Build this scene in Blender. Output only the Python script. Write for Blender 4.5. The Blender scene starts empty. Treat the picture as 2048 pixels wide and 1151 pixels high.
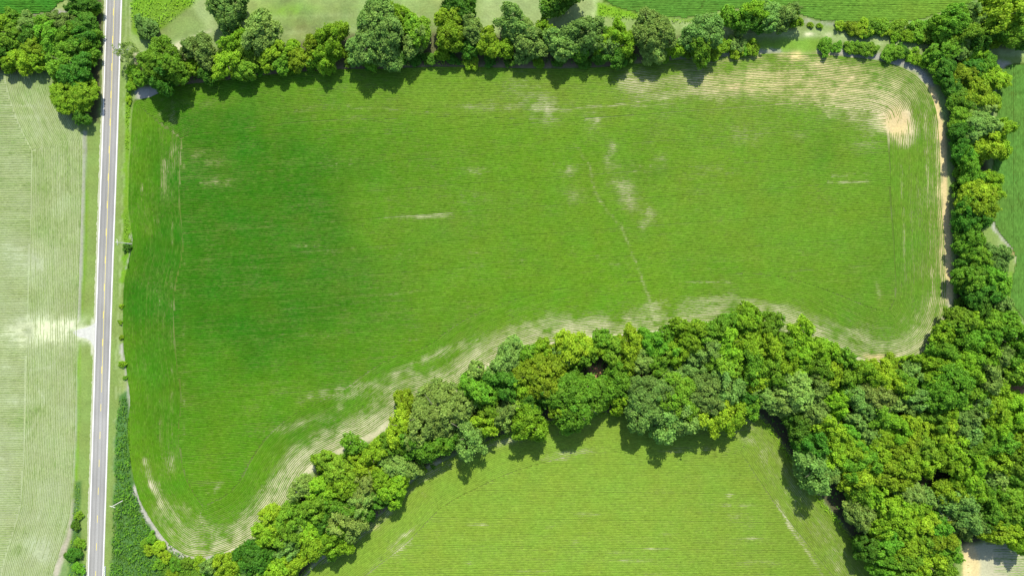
import bpy, math, random
import numpy as np

# ------------------------------------------------------------------ camera, sky, sun, exposure
SC = bpy.context.scene
COL = SC.collection
H_CAM = 302.5
S = 2 * H_CAM * 0.75 / 2048.0            # metres on the ground per pixel of the 2048 px photograph

cam_data = bpy.data.cameras.new('camera')
cam_data.lens = 24.0
cam_data.sensor_width = 36.0
cam_data.clip_start = 1.0
cam_data.clip_end = 12000.0
cam = bpy.data.objects.new('camera', cam_data)
cam.location = (0, 0, H_CAM)
cam.rotation_euler = (0, 0, 0)
COL.objects.link(cam)
SC.camera = cam

SUN_EL = math.radians(47.0)
SHADOW = (-0.12, -1.0)                   # direction shadows fall on the ground
sh = math.hypot(*SHADOW)
sun_dir = (-SHADOW[0] / sh * math.cos(SUN_EL), -SHADOW[1] / sh * math.cos(SUN_EL), math.sin(SUN_EL))
SUN_AZ = math.atan2(sun_dir[0], sun_dir[1])

world = bpy.data.worlds.new('World')
SC.world = world
world.use_nodes = True
wn = world.node_tree.nodes
sky = wn.new('ShaderNodeTexSky')
sky.sky_type = 'NISHITA'
sky.sun_disc = False
sky.sun_elevation = SUN_EL
sky.sun_rotation = SUN_AZ
wn['Background'].inputs['Strength'].default_value = 0.15
world.node_tree.links.new(sky.outputs[0], wn['Background'].inputs['Color'])

sun_data = bpy.data.lights.new('sun', 'SUN')
sun_data.energy = 4.6
sun_data.angle = math.radians(0.55)
sun_data.color = (1.0, 0.955, 0.83)
sun = bpy.data.objects.new('sun', sun_data)
from mathutils import Vector
sun.rotation_euler = Vector(sun_dir).to_track_quat('Z', 'Y').to_euler()
sun.location = (0, 0, 500)
COL.objects.link(sun)

SC.view_settings.view_transform = 'Standard'
SC.view_settings.look = 'None'
SC.view_settings.gamma = 1.0
SC.view_settings.use_curve_mapping = False
SC.view_settings.exposure = 1.05
SC.cycles.max_bounces = 6
SC.cycles.diffuse_bounces = 3
SC.cycles.transmission_bounces = 3

rng = np.random.default_rng(11)
random.seed(11)


# ------------------------------------------------------------------ helpers
def W(px, py):
    """pixel of the plan -> ground metres"""
    return ((px - 1024.0) * S, (575.5 - py) * S)


def WA(pts):
    a = np.asarray(pts, float)
    return np.stack([(a[:, 0] - 1024.0) * S, (575.5 - a[:, 1]) * S], 1)


def PX(x, y):
    return x / S + 1024.0, 575.5 - y / S


def new_mesh(name, v, f, mat=None, colors=None, smooth=False):
    """v (n,3); f (m,3) or (m,4) ints"""
    v = np.ascontiguousarray(v, np.float32)
    f = np.ascontiguousarray(f, np.int32)
    k = f.shape[1]
    me = bpy.data.meshes.new(name)
    me.vertices.add(len(v))
    me.vertices.foreach_set('co', v.ravel())
    me.loops.add(f.size)
    me.loops.foreach_set('vertex_index', f.ravel())
    me.polygons.add(len(f))
    me.polygons.foreach_set('loop_start', np.arange(0, f.size, k, dtype=np.int32))
    me.polygons.foreach_set('loop_total', np.full(len(f), k, np.int32))
    if smooth:
        me.polygons.foreach_set('use_smooth', np.ones(len(f), bool))
    if colors is not None:
        at = me.color_attributes.new('tint', 'FLOAT_COLOR', 'POINT')
        c = np.ones((len(v), 4), np.float32)
        c[:, :3] = colors
        at.data.foreach_set('color', c.ravel())
    me.update(calc_edges=True)
    if mat is not None:
        me.materials.append(mat)
    return me


def link(name, me, parent=None, kind=None, label=None, cat=None, group=None, loc=None):
    o = bpy.data.objects.new(name, me)
    COL.objects.link(o)
    if parent is not None:
        o.parent = parent
    if loc is not None:
        o.location = loc
    for k, val in (('kind', kind), ('label', label), ('category', cat), ('group', group)):
        if val:
            o[k] = val
    return o


class Noise:
    """value noise on a lattice, for plan coordinates in metres"""
    def __init__(self, seed, n=256):
        self.n = n
        self.g = np.random.default_rng(seed).random((n, n))

    def at(self, x, y, scale):
        u = np.asarray(x) / scale + 1000.0
        v = np.asarray(y) / scale + 1000.0
        i = np.floor(u).astype(int)
        j = np.floor(v).astype(int)
        a = u - i
        b = v - j
        a = a * a * (3 - 2 * a)
        b = b * b * (3 - 2 * b)
        n = self.n
        g = self.g
        return ((g[i % n, j % n] * (1 - a) + g[(i + 1) % n, j % n] * a) * (1 - b)
                + (g[i % n, (j + 1) % n] * (1 - a) + g[(i + 1) % n, (j + 1) % n] * a) * b)

    def fbm(self, x, y, scale, oct=4):
        s = 0.0
        amp = 0.5
        for o in range(oct):
            s = s + amp * (self.at(x + 37.3 * o, y - 11.7 * o, scale / 2 ** o) - 0.5)
            amp *= 0.6
        return s          # about -0.5..0.5


N1, N2, N3 = Noise(1), Noise(2), Noise(3)


def dist_poly(x, y, pts, closed=False):
    """distance from points to a polyline (all in the same units)"""
    p = np.asarray(pts, float)
    q = np.roll(p, -1, 0) if closed else p[1:]
    p = p if closed else p[:-1]
    d2 = np.full(np.shape(x), 1e18)
    for (ax, ay), (bx, by) in zip(p, q):
        dx, dy = bx - ax, by - ay
        L = dx * dx + dy * dy + 1e-9
        t = np.clip(((x - ax) * dx + (y - ay) * dy) / L, 0, 1)
        d2 = np.minimum(d2, (x - ax - t * dx) ** 2 + (y - ay - t * dy) ** 2)
    return np.sqrt(d2)


def inside(x, y, pts):
    p = np.asarray(pts, float)
    q = np.roll(p, -1, 0)
    c = np.zeros(np.shape(x), bool)
    for (ax, ay), (bx, by) in zip(p, q):
        if ay == by:
            continue
        c ^= ((ay > y) != (by > y)) & (x < (bx - ax) * (y - ay) / (by - ay) + ax)
    return c


def signed(x, y, pts):
    """>0 inside"""
    d = dist_poly(x, y, pts, True)
    return np.where(inside(x, y, pts), d, -d)


def soft(d, w):
    t = np.clip(d / (2 * w) + 0.5, 0, 1)
    return t * t * (3 - 2 * t)


def densify(pts, step, closed=True):
    p = np.asarray(pts, float)
    if closed:
        p = np.vstack([p, p[:1]])
    seg = np.hypot(*np.diff(p, axis=0).T)
    s = np.concatenate([[0], np.cumsum(seg)])
    n = max(2, int(s[-1] / step))
    t = np.linspace(0, s[-1], n, endpoint=not closed)
    return np.stack([np.interp(t, s, p[:, 0]), np.interp(t, s, p[:, 1])], 1)


def smooth_closed(p, k):
    for _ in range(k):
        p = 0.25 * np.roll(p, 1, 0) + 0.5 * p + 0.25 * np.roll(p, -1, 0)
    return p


# ------------------------------------------------------------------ materials
def nt(m):
    return m.node_tree.nodes, m.node_tree.links


def base_mat(name, color=(0.5, 0.5, 0.5), rough=0.85, spec=0.2):
    m = bpy.data.materials.new(name)
    m.use_nodes = True
    b = m.node_tree.nodes['Principled BSDF']
    b.inputs['Base Color'].default_value = (*color, 1)
    b.inputs['Roughness'].default_value = rough
    b.inputs['Specular IOR Level'].default_value = spec
    return m


def math_node(n, l, op, a, b):
    x = n.new('ShaderNodeMath')
    x.operation = op
    for i, v in enumerate((a, b)):
        if isinstance(v, (int, float)):
            x.inputs[i].default_value = v
        else:
            l.new(v, x.inputs[i])
    return x.outputs[0]


def tint_mat(name, fine=1.3, amount=0.5, coarse=9.0, camount=0.25, bump=0.4, spec=0.1, hue=0.02):
    """colour from the 'tint' attribute, with two scales of grain and relief"""
    m = base_mat(name, rough=0.9, spec=spec)
    n, l = nt(m)
    b = n['Principled BSDF']
    at = n.new('ShaderNodeAttribute')
    at.attribute_name = 'tint'
    tc = n.new('ShaderNodeTexCoord')
    n1 = n.new('ShaderNodeTexNoise')
    n1.inputs['Scale'].default_value = fine
    n1.inputs['Detail'].default_value = 5
    n1.inputs['Roughness'].default_value = 0.7
    l.new(tc.outputs['Object'], n1.inputs['Vector'])
    n2 = n.new('ShaderNodeTexNoise')
    n2.inputs['Scale'].default_value = 1.0 / coarse
    n2.inputs['Detail'].default_value = 4
    l.new(tc.outputs['Object'], n2.inputs['Vector'])
    f1 = math_node(n, l, 'MULTIPLY', math_node(n, l, 'SUBTRACT', n1.outputs['Fac'], 0.5), amount * 2.4)
    f2 = math_node(n, l, 'MULTIPLY', math_node(n, l, 'SUBTRACT', n2.outputs['Fac'], 0.5), camount * 2)
    val = math_node(n, l, 'ADD', math_node(n, l, 'ADD', f1, f2), 1.0)
    hs = n.new('ShaderNodeHueSaturation')
    l.new(at.outputs['Color'], hs.inputs['Color'])
    l.new(val, hs.inputs['Value'])
    hv = math_node(n, l, 'ADD', math_node(n, l, 'MULTIPLY', math_node(n, l, 'SUBTRACT', n2.outputs['Fac'], 0.5), hue * 2), 0.5)
    l.new(hv, hs.inputs['Hue'])
    l.new(hs.outputs['Color'], b.inputs['Base Color'])
    if bump:
        bp = n.new('ShaderNodeBump')
        bp.inputs['Strength'].default_value = bump
        bp.inputs['Distance'].default_value = 0.25
        l.new(n1.outputs['Fac'], bp.inputs['Height'])
        l.new(bp.outputs['Normal'], b.inputs['Normal'])
    return m


def leaf_mat(name, color, trans=0.3, var=0.27):
    """leaves: diffuse with light coming through, varied per tree and over the crown"""
    m = bpy.data.materials.new(name)
    m.use_nodes = True
    n, l = nt(m)
    b = n['Principled BSDF']
    out = n['Material Output']
    b.inputs['Roughness'].default_value = 0.55
    b.inputs['Specular IOR Level'].default_value = 0.10
    at = n.new('ShaderNodeAttribute')
    at.attribute_name = 'tint'
    oi = n.new('ShaderNodeObjectInfo')
    hs = n.new('ShaderNodeHueSaturation')
    hs.inputs['Color'].default_value = (*color, 1)
    sep = n.new('ShaderNodeSeparateColor')
    l.new(at.outputs['Color'], sep.inputs[0])
    v = math_node(n, l, 'MULTIPLY', math_node(n, l, 'SUBTRACT', oi.outputs['Random'], 0.5), var * 1.6)
    v = math_node(n, l, 'ADD', v, sep.outputs[0])
    l.new(v, hs.inputs['Value'])
    rnd = math_node(n, l, 'FRACT', math_node(n, l, 'MULTIPLY', oi.outputs['Random'], 7.31), 0.0)
    h = math_node(n, l, 'MULTIPLY', math_node(n, l, 'SUBTRACT', rnd, 0.5), 0.030)
    h = math_node(n, l, 'ADD', h, math_node(n, l, 'MULTIPLY', math_node(n, l, 'SUBTRACT', sep.outputs[1], 0.5), 0.022))
    l.new(math_node(n, l, 'ADD', h, 0.507), hs.inputs['Hue'])
    l.new(hs.outputs['Color'], b.inputs['Base Color'])
    tr = n.new('ShaderNodeBsdfTranslucent')
    l.new(hs.outputs['Color'], tr.inputs['Color'])
    mx = n.new('ShaderNodeMixShader')
    mx.inputs[0].default_value = trans
    l.new(b.outputs[0], mx.inputs[1])
    l.new(tr.outputs[0], mx.inputs[2])
    l.new(mx.outputs[0], out.inputs['Surface'])
    return m


def grain_mat(name, color, scale, amount, rough=0.9, stretch=None, bump=0.1):
    m = base_mat(name, color, rough)
    n, l = nt(m)
    b = n['Principled BSDF']
    tc = n.new('ShaderNodeTexCoord')
    mp = n.new('ShaderNodeMapping')
    if stretch:
        mp.inputs['Scale'].default_value = stretch
    l.new(tc.outputs['Object'], mp.inputs['Vector'])
    n1 = n.new('ShaderNodeTexNoise')
    n1.inputs['Scale'].default_value = scale
    n1.inputs['Detail'].default_value = 6
    l.new(mp.outputs[0], n1.inputs['Vector'])
    v = math_node(n, l, 'ADD', math_node(n, l, 'MULTIPLY', math_node(n, l, 'SUBTRACT', n1.outputs['Fac'], 0.5), amount * 2), 1.0)
    hs = n.new('ShaderNodeHueSaturation')
    hs.inputs['Color'].default_value = (*color, 1)
    l.new(v, hs.inputs['Value'])
    l.new(hs.outputs['Color'], b.inputs['Base Color'])
    if bump:
        bp = n.new('ShaderNodeBump')
        bp.inputs['Strength'].default_value = bump
        bp.inputs['Distance'].default_value = 0.05
        l.new(n1.outputs['Fac'], bp.inputs['Height'])
        l.new(bp.outputs['Normal'], b.inputs['Normal'])
    return m


M_GROUND = tint_mat('grass_and_soil', 1.1, 0.34, 12.0, 0.16, 0.6, 0.03)
M_CROP = tint_mat('soybean_leaves', 1.9, 0.30, 14.0, 0.10, 0.45, 0.02)
M_GRAVEL = grain_mat('pale_gravel', (0.25, 0.26, 0.175), 1.5, 0.25, 0.95)
M_DRIVE = grain_mat('grey_gravel', (0.31, 0.31, 0.275), 0.8, 0.25, 0.95)
M_WHITE = grain_mat('white_road_paint', (0.70, 0.70, 0.67), 0.9, 0.22, 0.6)
M_YELLOW = grain_mat('yellow_road_paint', (0.50, 0.41, 0.06), 0.6, 0.25, 0.6)
M_BARK = grain_mat('grey_brown_bark', (0.13, 0.11, 0.085), 3.0, 0.3, 0.95, (1, 1, 0.25), 0.4)
M_DEADBARK = grain_mat('bleached_bark', (0.34, 0.33, 0.30), 3.0, 0.2, 0.95, (1, 1, 0.25), 0.3)
M_POLE = grain_mat('weathered_pole_wood', (0.52, 0.49, 0.44), 4.0, 0.2, 0.9, (1, 1, 0.1), 0.2)
M_STEEL = grain_mat('galvanised_steel', (0.55, 0.57, 0.58), 3.0, 0.1, 0.45)
M_PORC = base_mat('glazed_porcelain', (0.55, 0.55, 0.53), 0.25, 0.5)

LEAF = {
    'L': leaf_mat('yellow_green_leaves', (0.205, 0.335, 0.016), 0.46),
    'M': leaf_mat('mid_green_leaves', (0.142, 0.278, 0.018), 0.45),
    'D': leaf_mat('dark_green_leaves', (0.078, 0.178, 0.014), 0.42),
    'G': leaf_mat('grey_green_leaves', (0.158, 0.262, 0.046), 0.42),
    'P': leaf_mat('pale_olive_leaves', (0.195, 0.292, 0.050), 0.42),
}
LOOK = {'L': 'yellow-green', 'M': 'mid-green', 'D': 'dark green', 'G': 'grey-green', 'P': 'pale olive'}

# ------------------------------------------------------------------ outlines, in pixels of the plan (ground level)
MAIN = [(266, 200), (300, 196), (335, 178), (365, 170), (450, 161), (512, 153), (560, 147), (640, 141), (700, 138), (780, 138),
        (860, 134), (940, 134), (1030, 137), (1120, 138), (1200, 135), (1270, 128), (1340, 121), (1420, 116), (1500, 110),
        (1560, 107), (1640, 109), (1700, 115), (1760, 121), (1800, 133), (1833, 150), (1856, 175), (1869, 205), (1876, 240),
        (1880, 300), (1882, 400), (1888, 470), (1891, 540), (1893, 590), (1886, 630), (1868, 670), (1843, 700), (1812, 716),
        (1780, 722), (1740, 720), (1700, 708), (1650, 687), (1600, 668), (1560, 655), (1510, 648), (1450, 648), (1380, 652),
        (1300, 661), (1230, 668), (1160, 673), (1100, 683), (1050, 698), (1000, 716), (960, 738), (922, 770), (876, 793),
        (820, 808), (780, 836), (740, 865), (690, 890), (640, 914), (610, 938), (590, 968), (575, 1000), (555, 1030),
        (525, 1062), (490, 1085), (440, 1107), (400, 1114), (370, 1110), (335, 1085), (305, 1045), (280, 1000), (268, 960),
        (258, 900), (255, 850), (262, 800), (255, 750), (248, 700), (246, 650), (247, 600), (249, 560), (258, 520), (267, 487),
        (264, 460), (257, 420), (258, 350), (262, 280), (265, 230)]
SOUTH = [(585, 1180), (640, 1122), (700, 1077), (760, 1032), (800, 988), (832, 956), (880, 926), (930, 902), (985, 876), (1040, 858),
         (1100, 842), (1180, 824), (1240, 826), (1290, 836), (1360, 842), (1430, 836), (1480, 826), (1520, 834), (1550, 868),
         (1580, 915), (1620, 972), (1660, 1022), (1700, 1072), (1740, 1122), (1780, 1180), (1820, 1260), (500, 1260)]
WEST = [(-220, 140), (0, 142), (70, 146), (110, 152), (128, 205), (150, 250), (165, 275), (163, 400), (158, 560), (155, 640), (152, 760),
        (150, 860), (146, 950), (140, 1030), (122, 1095), (104, 1150), (90, 1230), (80, 1330), (-220, 1330)]
NEAST = [(1203, -160), (1207, 6), (1240, 17), (1280, 26), (1330, 33), (1370, 36), (1410, 31), (1450, 20), (1500, 12), (1580, 24),
         (1640, 41), (1720, 45), (1780, 44), (1850, 38), (1890, 20), (1940, 8), (1985, -25), (1990, -160)]
EAST = [(2200, 118), (2013, 128), (1996, 150), (1992, 260), (1986, 330), (1983, 430), (1995, 460), (2020, 492), (2034, 512),
        (2032, 532), (2024, 556), (2020, 585), (2024, 612), (2050, 642), (2200, 700)]
NWEST = [(-220, -160), (150, -160), (150, -10), (112, 10), (110, 26), (-220, 30)]
SCORN = [(1936, 1092), (1990, 1084), (2060, 1080), (2200, 1070), (2200, 1260), (1930, 1260)]

# ------------------------------------------------------------------ plan map of ground colour and crop cover (one sample every 4 px)
STEP = 4.0
GX = np.arange(-200, 2252 + 1, STEP)
GY = np.arange(-164, 1316 + 1, STEP)
X, Y = np.meshgrid(GX, GY)               # pixels
MX, MY = (X - 1024) * S, (575.5 - Y) * S  # metres
fb_a = N1.fbm(MX, MY, 30)
fb_b = N2.fbm(MX, MY, 9)
fb_c = N3.fbm(MX, MY, 3.2, 3)
XJ = X + 5 * fb_b + 6 * fb_c             # outlines wander a little
YJ = Y + 5 * N1.fbm(MX + 99, MY, 9) + 6 * N2.fbm(MX - 55, MY, 3.2, 3)

C_MOWN = np.array((0.120, 0.175, 0.042))
C_MEADOW = np.array((0.150, 0.205, 0.066))
C_PALEGR = np.array((0.215, 0.265, 0.115))
C_WEED = np.array((0.100, 0.205, 0.010))
C_ROUGH = np.array((0.050, 0.120, 0.028))
C_SOIL = np.array((0.330, 0.320, 0.205))
C_TAN = np.array((0.380, 0.300, 0.135))
C_BROWN = np.array((0.150, 0.112, 0.075))
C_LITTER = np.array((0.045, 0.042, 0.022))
C_GREY = np.array((0.260, 0.250, 0.220))
C_RED = np.array((0.300, 0.170, 0.095))
C_DENSE = np.array((0.060, 0.108, 0.012))   # low leaves closing the gap between dense rows

ground = np.ones(X.shape + (3,)) * C_MEADOW
ground *= (1 + 0.45 * fb_a + 0.40 * fb_b + 0.30 * fb_c)[..., None]
ground[..., 0] *= 1 + 0.35 * N2.fbm(MX + 400, MY, 16)


def lay(mask, color):
    global ground
    ground = ground * (1 - mask[..., None]) + np.asarray(color) * mask[..., None]


def poly(pts, color, w=3.0, amt=1.0, rag=0.0):
    lay(np.clip(soft(signed(XJ, YJ, pts) + rag * fb_c * 20, w) * amt, 0, 1), color)


def stroke(pts, color, r, w=3.0, amt=1.0, rag=0.0):
    lay(np.clip(soft(r - dist_poly(XJ, YJ, pts) + rag * fb_c * 20, w) * amt, 0, 1), color)


def ell(cx, cy, rx, ry, ang=0.0):
    a = math.radians(ang)
    u = (X - cx) * math.cos(a) + (Y - cy) * math.sin(a)
    v = -(X - cx) * math.sin(a) + (Y - cy) * math.cos(a)
    return np.exp(-((u / rx) ** 2 + (v / ry) ** 2) * 1.4)


def blob(cx, cy, rx, ry, color, amt=1.0, ang=0.0, rag=0.6):
    lay(np.clip(ell(cx, cy, rx, ry, ang) * amt * (1 + rag * 3 * fb_c + rag * 2 * fb_b), 0, 1), color)


# --- meadow, verges and farm tracks north of the big field
poly([(255, -160), (400, -160), (400, 0), (352, 36), (318, 62), (290, 78), (258, 60)], C_WEED * 0.95, 6, 0.95, 0.5)
blob(330, 45, 70, 40, C_MOWN, 0.5)
stroke([(395, -20), (405, 30), (430, 55), (400, 78), (360, 94), (330, 102)], C_PALEGR, 12, 8, 0.55, 0.6)
stroke([(330, 103), (358, 92), (372, 84)], C_SOIL * 1.1, 6, 4, 0.9, 0.5)
stroke([(385, 76), (420, 62)], C_SOIL, 4, 4, 0.6, 0.8)
poly([(266, 105), (288, 104), (290, 128), (272, 126)], C_SOIL * 1.05, 3, 0.95, 0.2)
poly([(268, 182), (284, 174), (318, 172), (318, 195), (296, 199), (270, 198)], C_GREY * 1.05, 3, 0.95, 0.3)
for k in range(7):
    stroke([(480, 22 + 15 * k), (700, 16 + 15 * k), (900, 20 + 12 * k), (1180, 40 + 10 * k)], C_PALEGR if k % 2 else C_MOWN * 1.1, 2.5, 4, 0.35, 0.6)
blob(570, 20, 60, 22, C_WEED * 1.1, 0.45)
poly([(960, -160), (1196, -160), (1196, 44), (1100, 52), (960, 60)], C_PALEGR, 14, 0.55, 0.4)
stroke([(1192, -160), (1192, 20), (1186, 40)], C_PALEGR * 1.25, 3, 3, 0.6, 0.4)
poly([(1195, 5), (1210, 8), (1285, 28), (1370, 40), (1430, 32), (1450, 24), (1455, 46), (1370, 52), (1260, 44), (1195, 36)], C_WEED * 1.12, 4, 0.95, 0.4)
stroke([(1195, 36), (1215, 40)], C_SOIL * 1.1, 2.5, 3, 0.7, 0.5)
stroke([(1195, 48), (1330, 50), (1430, 62), (1540, 68), (1650, 66), (1760, 82), (1850, 96), (1960, 104), (2060, 106), (2250, 108)], C_MEADOW * 1.08, 14, 6, 0.9)
for dy in (-3, 5):
    stroke([(1330, 46 + dy), (1430, 58 + dy), (1540, 66 + dy), (1640, 66 + dy), (1740, 80 + dy), (1850, 95 + dy), (1960, 103 + dy), (2060, 105 + dy), (2250, 107 + dy)], C_PALEGR * 1.2, 2.2, 3, 0.6, 0.5)
blob(1620, 69, 14, 4, C_SOIL * 1.35, 1.0)
blob(1657, 70, 8, 2.5, C_SOIL * 1.2, 0.9)
poly([(1500, 78), (1640, 76), (1640, 105), (1560, 104), (1500, 96)], C_WEED * 1.05, 8, 0.7, 0.5)
stroke([(1600, 42), (1660, 46), (1700, 47)], C_GREY * 0.85, 4, 4, 0.5, 0.5)
poly([(1990, 112), (2250, 110), (2250, 122), (2012, 127), (1990, 140)], C_MOWN * 1.2, 4, 0.8)
stroke([(2000, 128), (2016, 129)], C_GREY * 1.1, 6, 4, 0.8, 0.4)
# --- between the tree strip and the east field
poly([(1955, 430), (1985, 432), (2034, 508), (2030, 545), (2020, 590), (2030, 640), (1995, 610), (1985, 540), (1950, 480)], C_MOWN * 1.15, 5, 0.9, 0.3)
stroke([(1978, 428), (1990, 452), (2012, 480), (2024, 496)], C_GREY * 1.1, 5, 3, 0.95, 0.2)
blob(2026, 503, 9, 10, C_RED * 1.1, 0.8, 50)
stroke([(2034, 505), (2033, 525)], C_SOIL, 3, 3, 0.9)
blob(2000, 495, 10, 18, C_PALEGR * 1.2, 0.7)
stroke([(2020, 545), (2016, 590), (2026, 625)], C_WEED * 1.15, 5, 4, 0.7, 0.5)
# --- road verges
stroke([(240, -160), (236, 200), (226, 576), (217, 864), (206, 1330)], C_MOWN * 1.12, 26, 3, 0.9)
stroke([(196, -160), (190, 200), (180, 576), (170, 864), (160, 1330)], C_MOWN * 1.1, 30, 3, 0.9)
for k, dx in enumerate((16, 20, 24, 28)):
    stroke([(240 + dx - 6, -160), (233 + dx - 4, 288), (224 + dx - 4, 576), (215 + dx - 4, 864), (206 + dx - 4, 1330)], (C_PALEGR * 1.05 if k % 2 else C_MOWN * 0.8), 1.4, 2, 0.6, 0.5)
stroke([(258, 130), (258, 190), (254, 290), (252, 380), (252, 430), (258, 486), (252, 530), (248, 560)], C_WEED, 5, 3, 0.95, 0.5)
poly([(247, 425), (256, 420), (268, 487), (256, 520), (248, 540)], C_WEED * 0.9, 3, 0.95, 0.4)
stroke([(262, 470), (268, 487), (262, 508), (254, 535)], C_GREY, 2.2, 2, 0.8)
stroke([(246, 690), (252, 720), (258, 750), (262, 790), (258, 830), (256, 850)], C_GREY * 1.1, 5, 3, 0.95, 0.3)
blob(257, 795, 6, 18, C_GREY * 1.15, 1.0)
poly([(233, 840), (240, 790), (256, 780), (262, 850), (266, 950), (285, 1010), (320, 1075), (380, 1118), (440, 1112), (440, 1330), (215, 1330), (222, 1150)], C_ROUGH, 4, 0.95, 0.4)
poly([(300, 1060), (340, 1095), (400, 1118), (440, 1112), (470, 1100), (440, 1330), (300, 1330), (320, 1150)], C_WEED * 0.7, 8, 0.7, 0.5)
stroke([(270, 975), (282, 1005), (305, 1050), (335, 1090), (370, 1114), (400, 1119), (440, 1112), (480, 1095)], C_GREY * 1.15, 5.5, 3, 0.95, 0.3)
# west verge
stroke([(163, 270), (172, 400), (166, 560), (160, 640)], C_WEED * 0.9, 5, 4, 0.7, 0.4)
stroke([(157, 690), (156, 760), (154, 860), (152, 960)], C_WEED * 1.05, 4, 3, 0.85, 0.5)
stroke([(168, 265), (165, 400), (160, 560), (156, 640)], C_GREY * 0.95, 4.5, 3, 0.75, 0.3)
stroke([(152, 690), (151, 860), (145, 960)], C_GREY * 0.95, 3.5, 3, 0.6, 0.3)
stroke([(150, 1000), (140, 1060), (125, 1100), (112, 1150), (100, 1250)], C_GREY * 1.05 + (0.05, 0.02, 0), 6, 5, 0.8, 0.5)
poly([(150, 960), (163, 960), (160, 1060), (168, 1160), (165, 1330), (130, 1330), (138, 1120), (134, 1110), (140, 1080)], C_ROUGH * 0.9, 4, 0.9, 0.4)

# --- field soil
f_main = soft(signed(XJ, YJ, MAIN), 2.0)
lay(f_main, C_DENSE)
f_south = soft(signed(XJ, YJ, SOUTH), 2.0)
lay(f_south, C_DENSE * np.array((1.5, 1.25, 1.4)))
f_west = soft(signed(XJ, YJ, WEST), 2.0)
lay(f_west, np.array((0.215, 0.260, 0.115)))
for P_ in (NEAST, EAST, NWEST):
    lay(soft(signed(XJ, YJ, P_), 2.0), C_DENSE * 0.9)
lay(soft(signed(XJ, YJ, SCORN), 3.0), C_SOIL * 0.95)
poly([(1925, 1090), (1945, 1086), (1960, 1130), (1950, 1260), (1925, 1260)], C_TAN * 1.15 + 0.03, 5, 0.9, 0.4)
poly([(1905, 1100), (1925, 1095), (1925, 1260), (1890, 1260)], C_MOWN * 1.2, 5, 0.9, 0.4)
stroke([(112, 28), (150, 24)], C_GREY * 0.9, 5, 3, 0.85, 0.4)
stroke([(-200, 24), (0, 24), (60, 28), (150, 26)], C_GREY * 0.85, 2.5, 3, 0.7, 0.5)

# --- how much the crop covers the soil (1 closed, 0 bare)
cover = np.clip(0.94 + 0.22 * fb_b + 0.12 * fb_c, 0, 1)
pale = np.zeros(X.shape)                  # 0 tan soil, 1 pale cream soil


def thin(mask, amt, rag=1.0):
    global cover
    cover = cover - np.clip(mask * amt * (1 + rag * (1.5 * fb_c + 1.5 * fb_b)), 0, 1)


def tstroke(pts, r, amt, rag=1.0, w=None):
    thin(soft(r - dist_poly(XJ, YJ, pts), w or max(1.5, r * 0.7)), amt, rag)


def tblob(cx, cy, rx, ry, amt, ang=0.0, rag=1.2):
    thin(ell(cx, cy, rx, ry, ang), amt, rag)


thin(f_main * np.clip(fb_a * 2.0 - 0.05, 0, 1) * np.clip((X - 500) / 500, 0, 1), 0.30)
# lower headland, where the crop is thin and the soil pale
LOWER = [(1560, 652), (1480, 640), (1380, 640), (1300, 648), (1230, 655), (1160, 662), (1100, 672), (1050, 688), (1000, 706), (955, 728), (915, 762),
         (870, 786), (815, 800), (772, 828), (735, 858), (685, 884), (632, 908), (602, 935), (582, 966), (566, 998), (545, 1026), (515, 1056), (480, 1078), (440, 1098), (400, 1105)]
tstroke(LOWER, 10, 0.50, 1.2, 14)
tstroke(LOWER[6:], 42, 0.28, 1.5, 34)
tstroke(LOWER[:9], 36, 0.26, 1.5, 28)
tstroke(LOWER[9:19], 20, 0.30, 1.6, 20)
tstroke(LOWER[6:12], 16, 0.30, 1.6, 14)
tstroke([(1330, 640), (1250, 642), (1160, 650), (1090, 662), (1040, 680)], 10, 0.25, 1.8, 10)
tstroke([(1300, 610), (1400, 600), (1500, 602), (1560, 625), (1640, 660)], 9, 0.25, 1.8, 8)
tstroke([(1330, 640), (1420, 622), (1500, 618), (1580, 640)], 10, 0.30, 1.6, 8)
tstroke([(640, 880), (740, 850), (800, 825), (850, 780), (930, 735), (990, 712)], 12, 0.22, 2.0, 14)
tstroke([(600, 800), (690, 775), (760, 765), (850, 715), (950, 680)], 7, 0.30, 2.2, 9)
tblob(800, 770, 55, 22, 0.35, -25, 2.0)
tblob(690, 790, 40, 9, 0.35, -8, 2.0)
tblob(620, 840, 40, 12, 0.25, -10, 2.0)
tblob(550, 860, 50, 10, 0.25, -10, 2.0)
tblob(680, 812, 10, 12, 0.3)
tstroke([(330, 1030), (360, 1075), (420, 1090), (480, 1070), (530, 1030), (560, 990), (600, 930)], 26, 0.38, 1.2, 22)
tblob(400, 1035, 40, 12, 0.42, 35, 1.6)
tblob(440, 1065, 30, 8, 0.3, 10)
tstroke([(289, 920), (300, 965), (318, 1000), (332, 1035)], 5, 0.65, 1.0, 4)
tstroke([(310, 965), (330, 1010), (352, 1040)], 6, 0.4, 1.4, 6)
tblob(343, 915, 12, 32, 0.55, 8, 1.6)
tblob(435, 972, 6, 16, 0.45, 35)
tblob(415, 985, 5, 8, 0.3)
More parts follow.
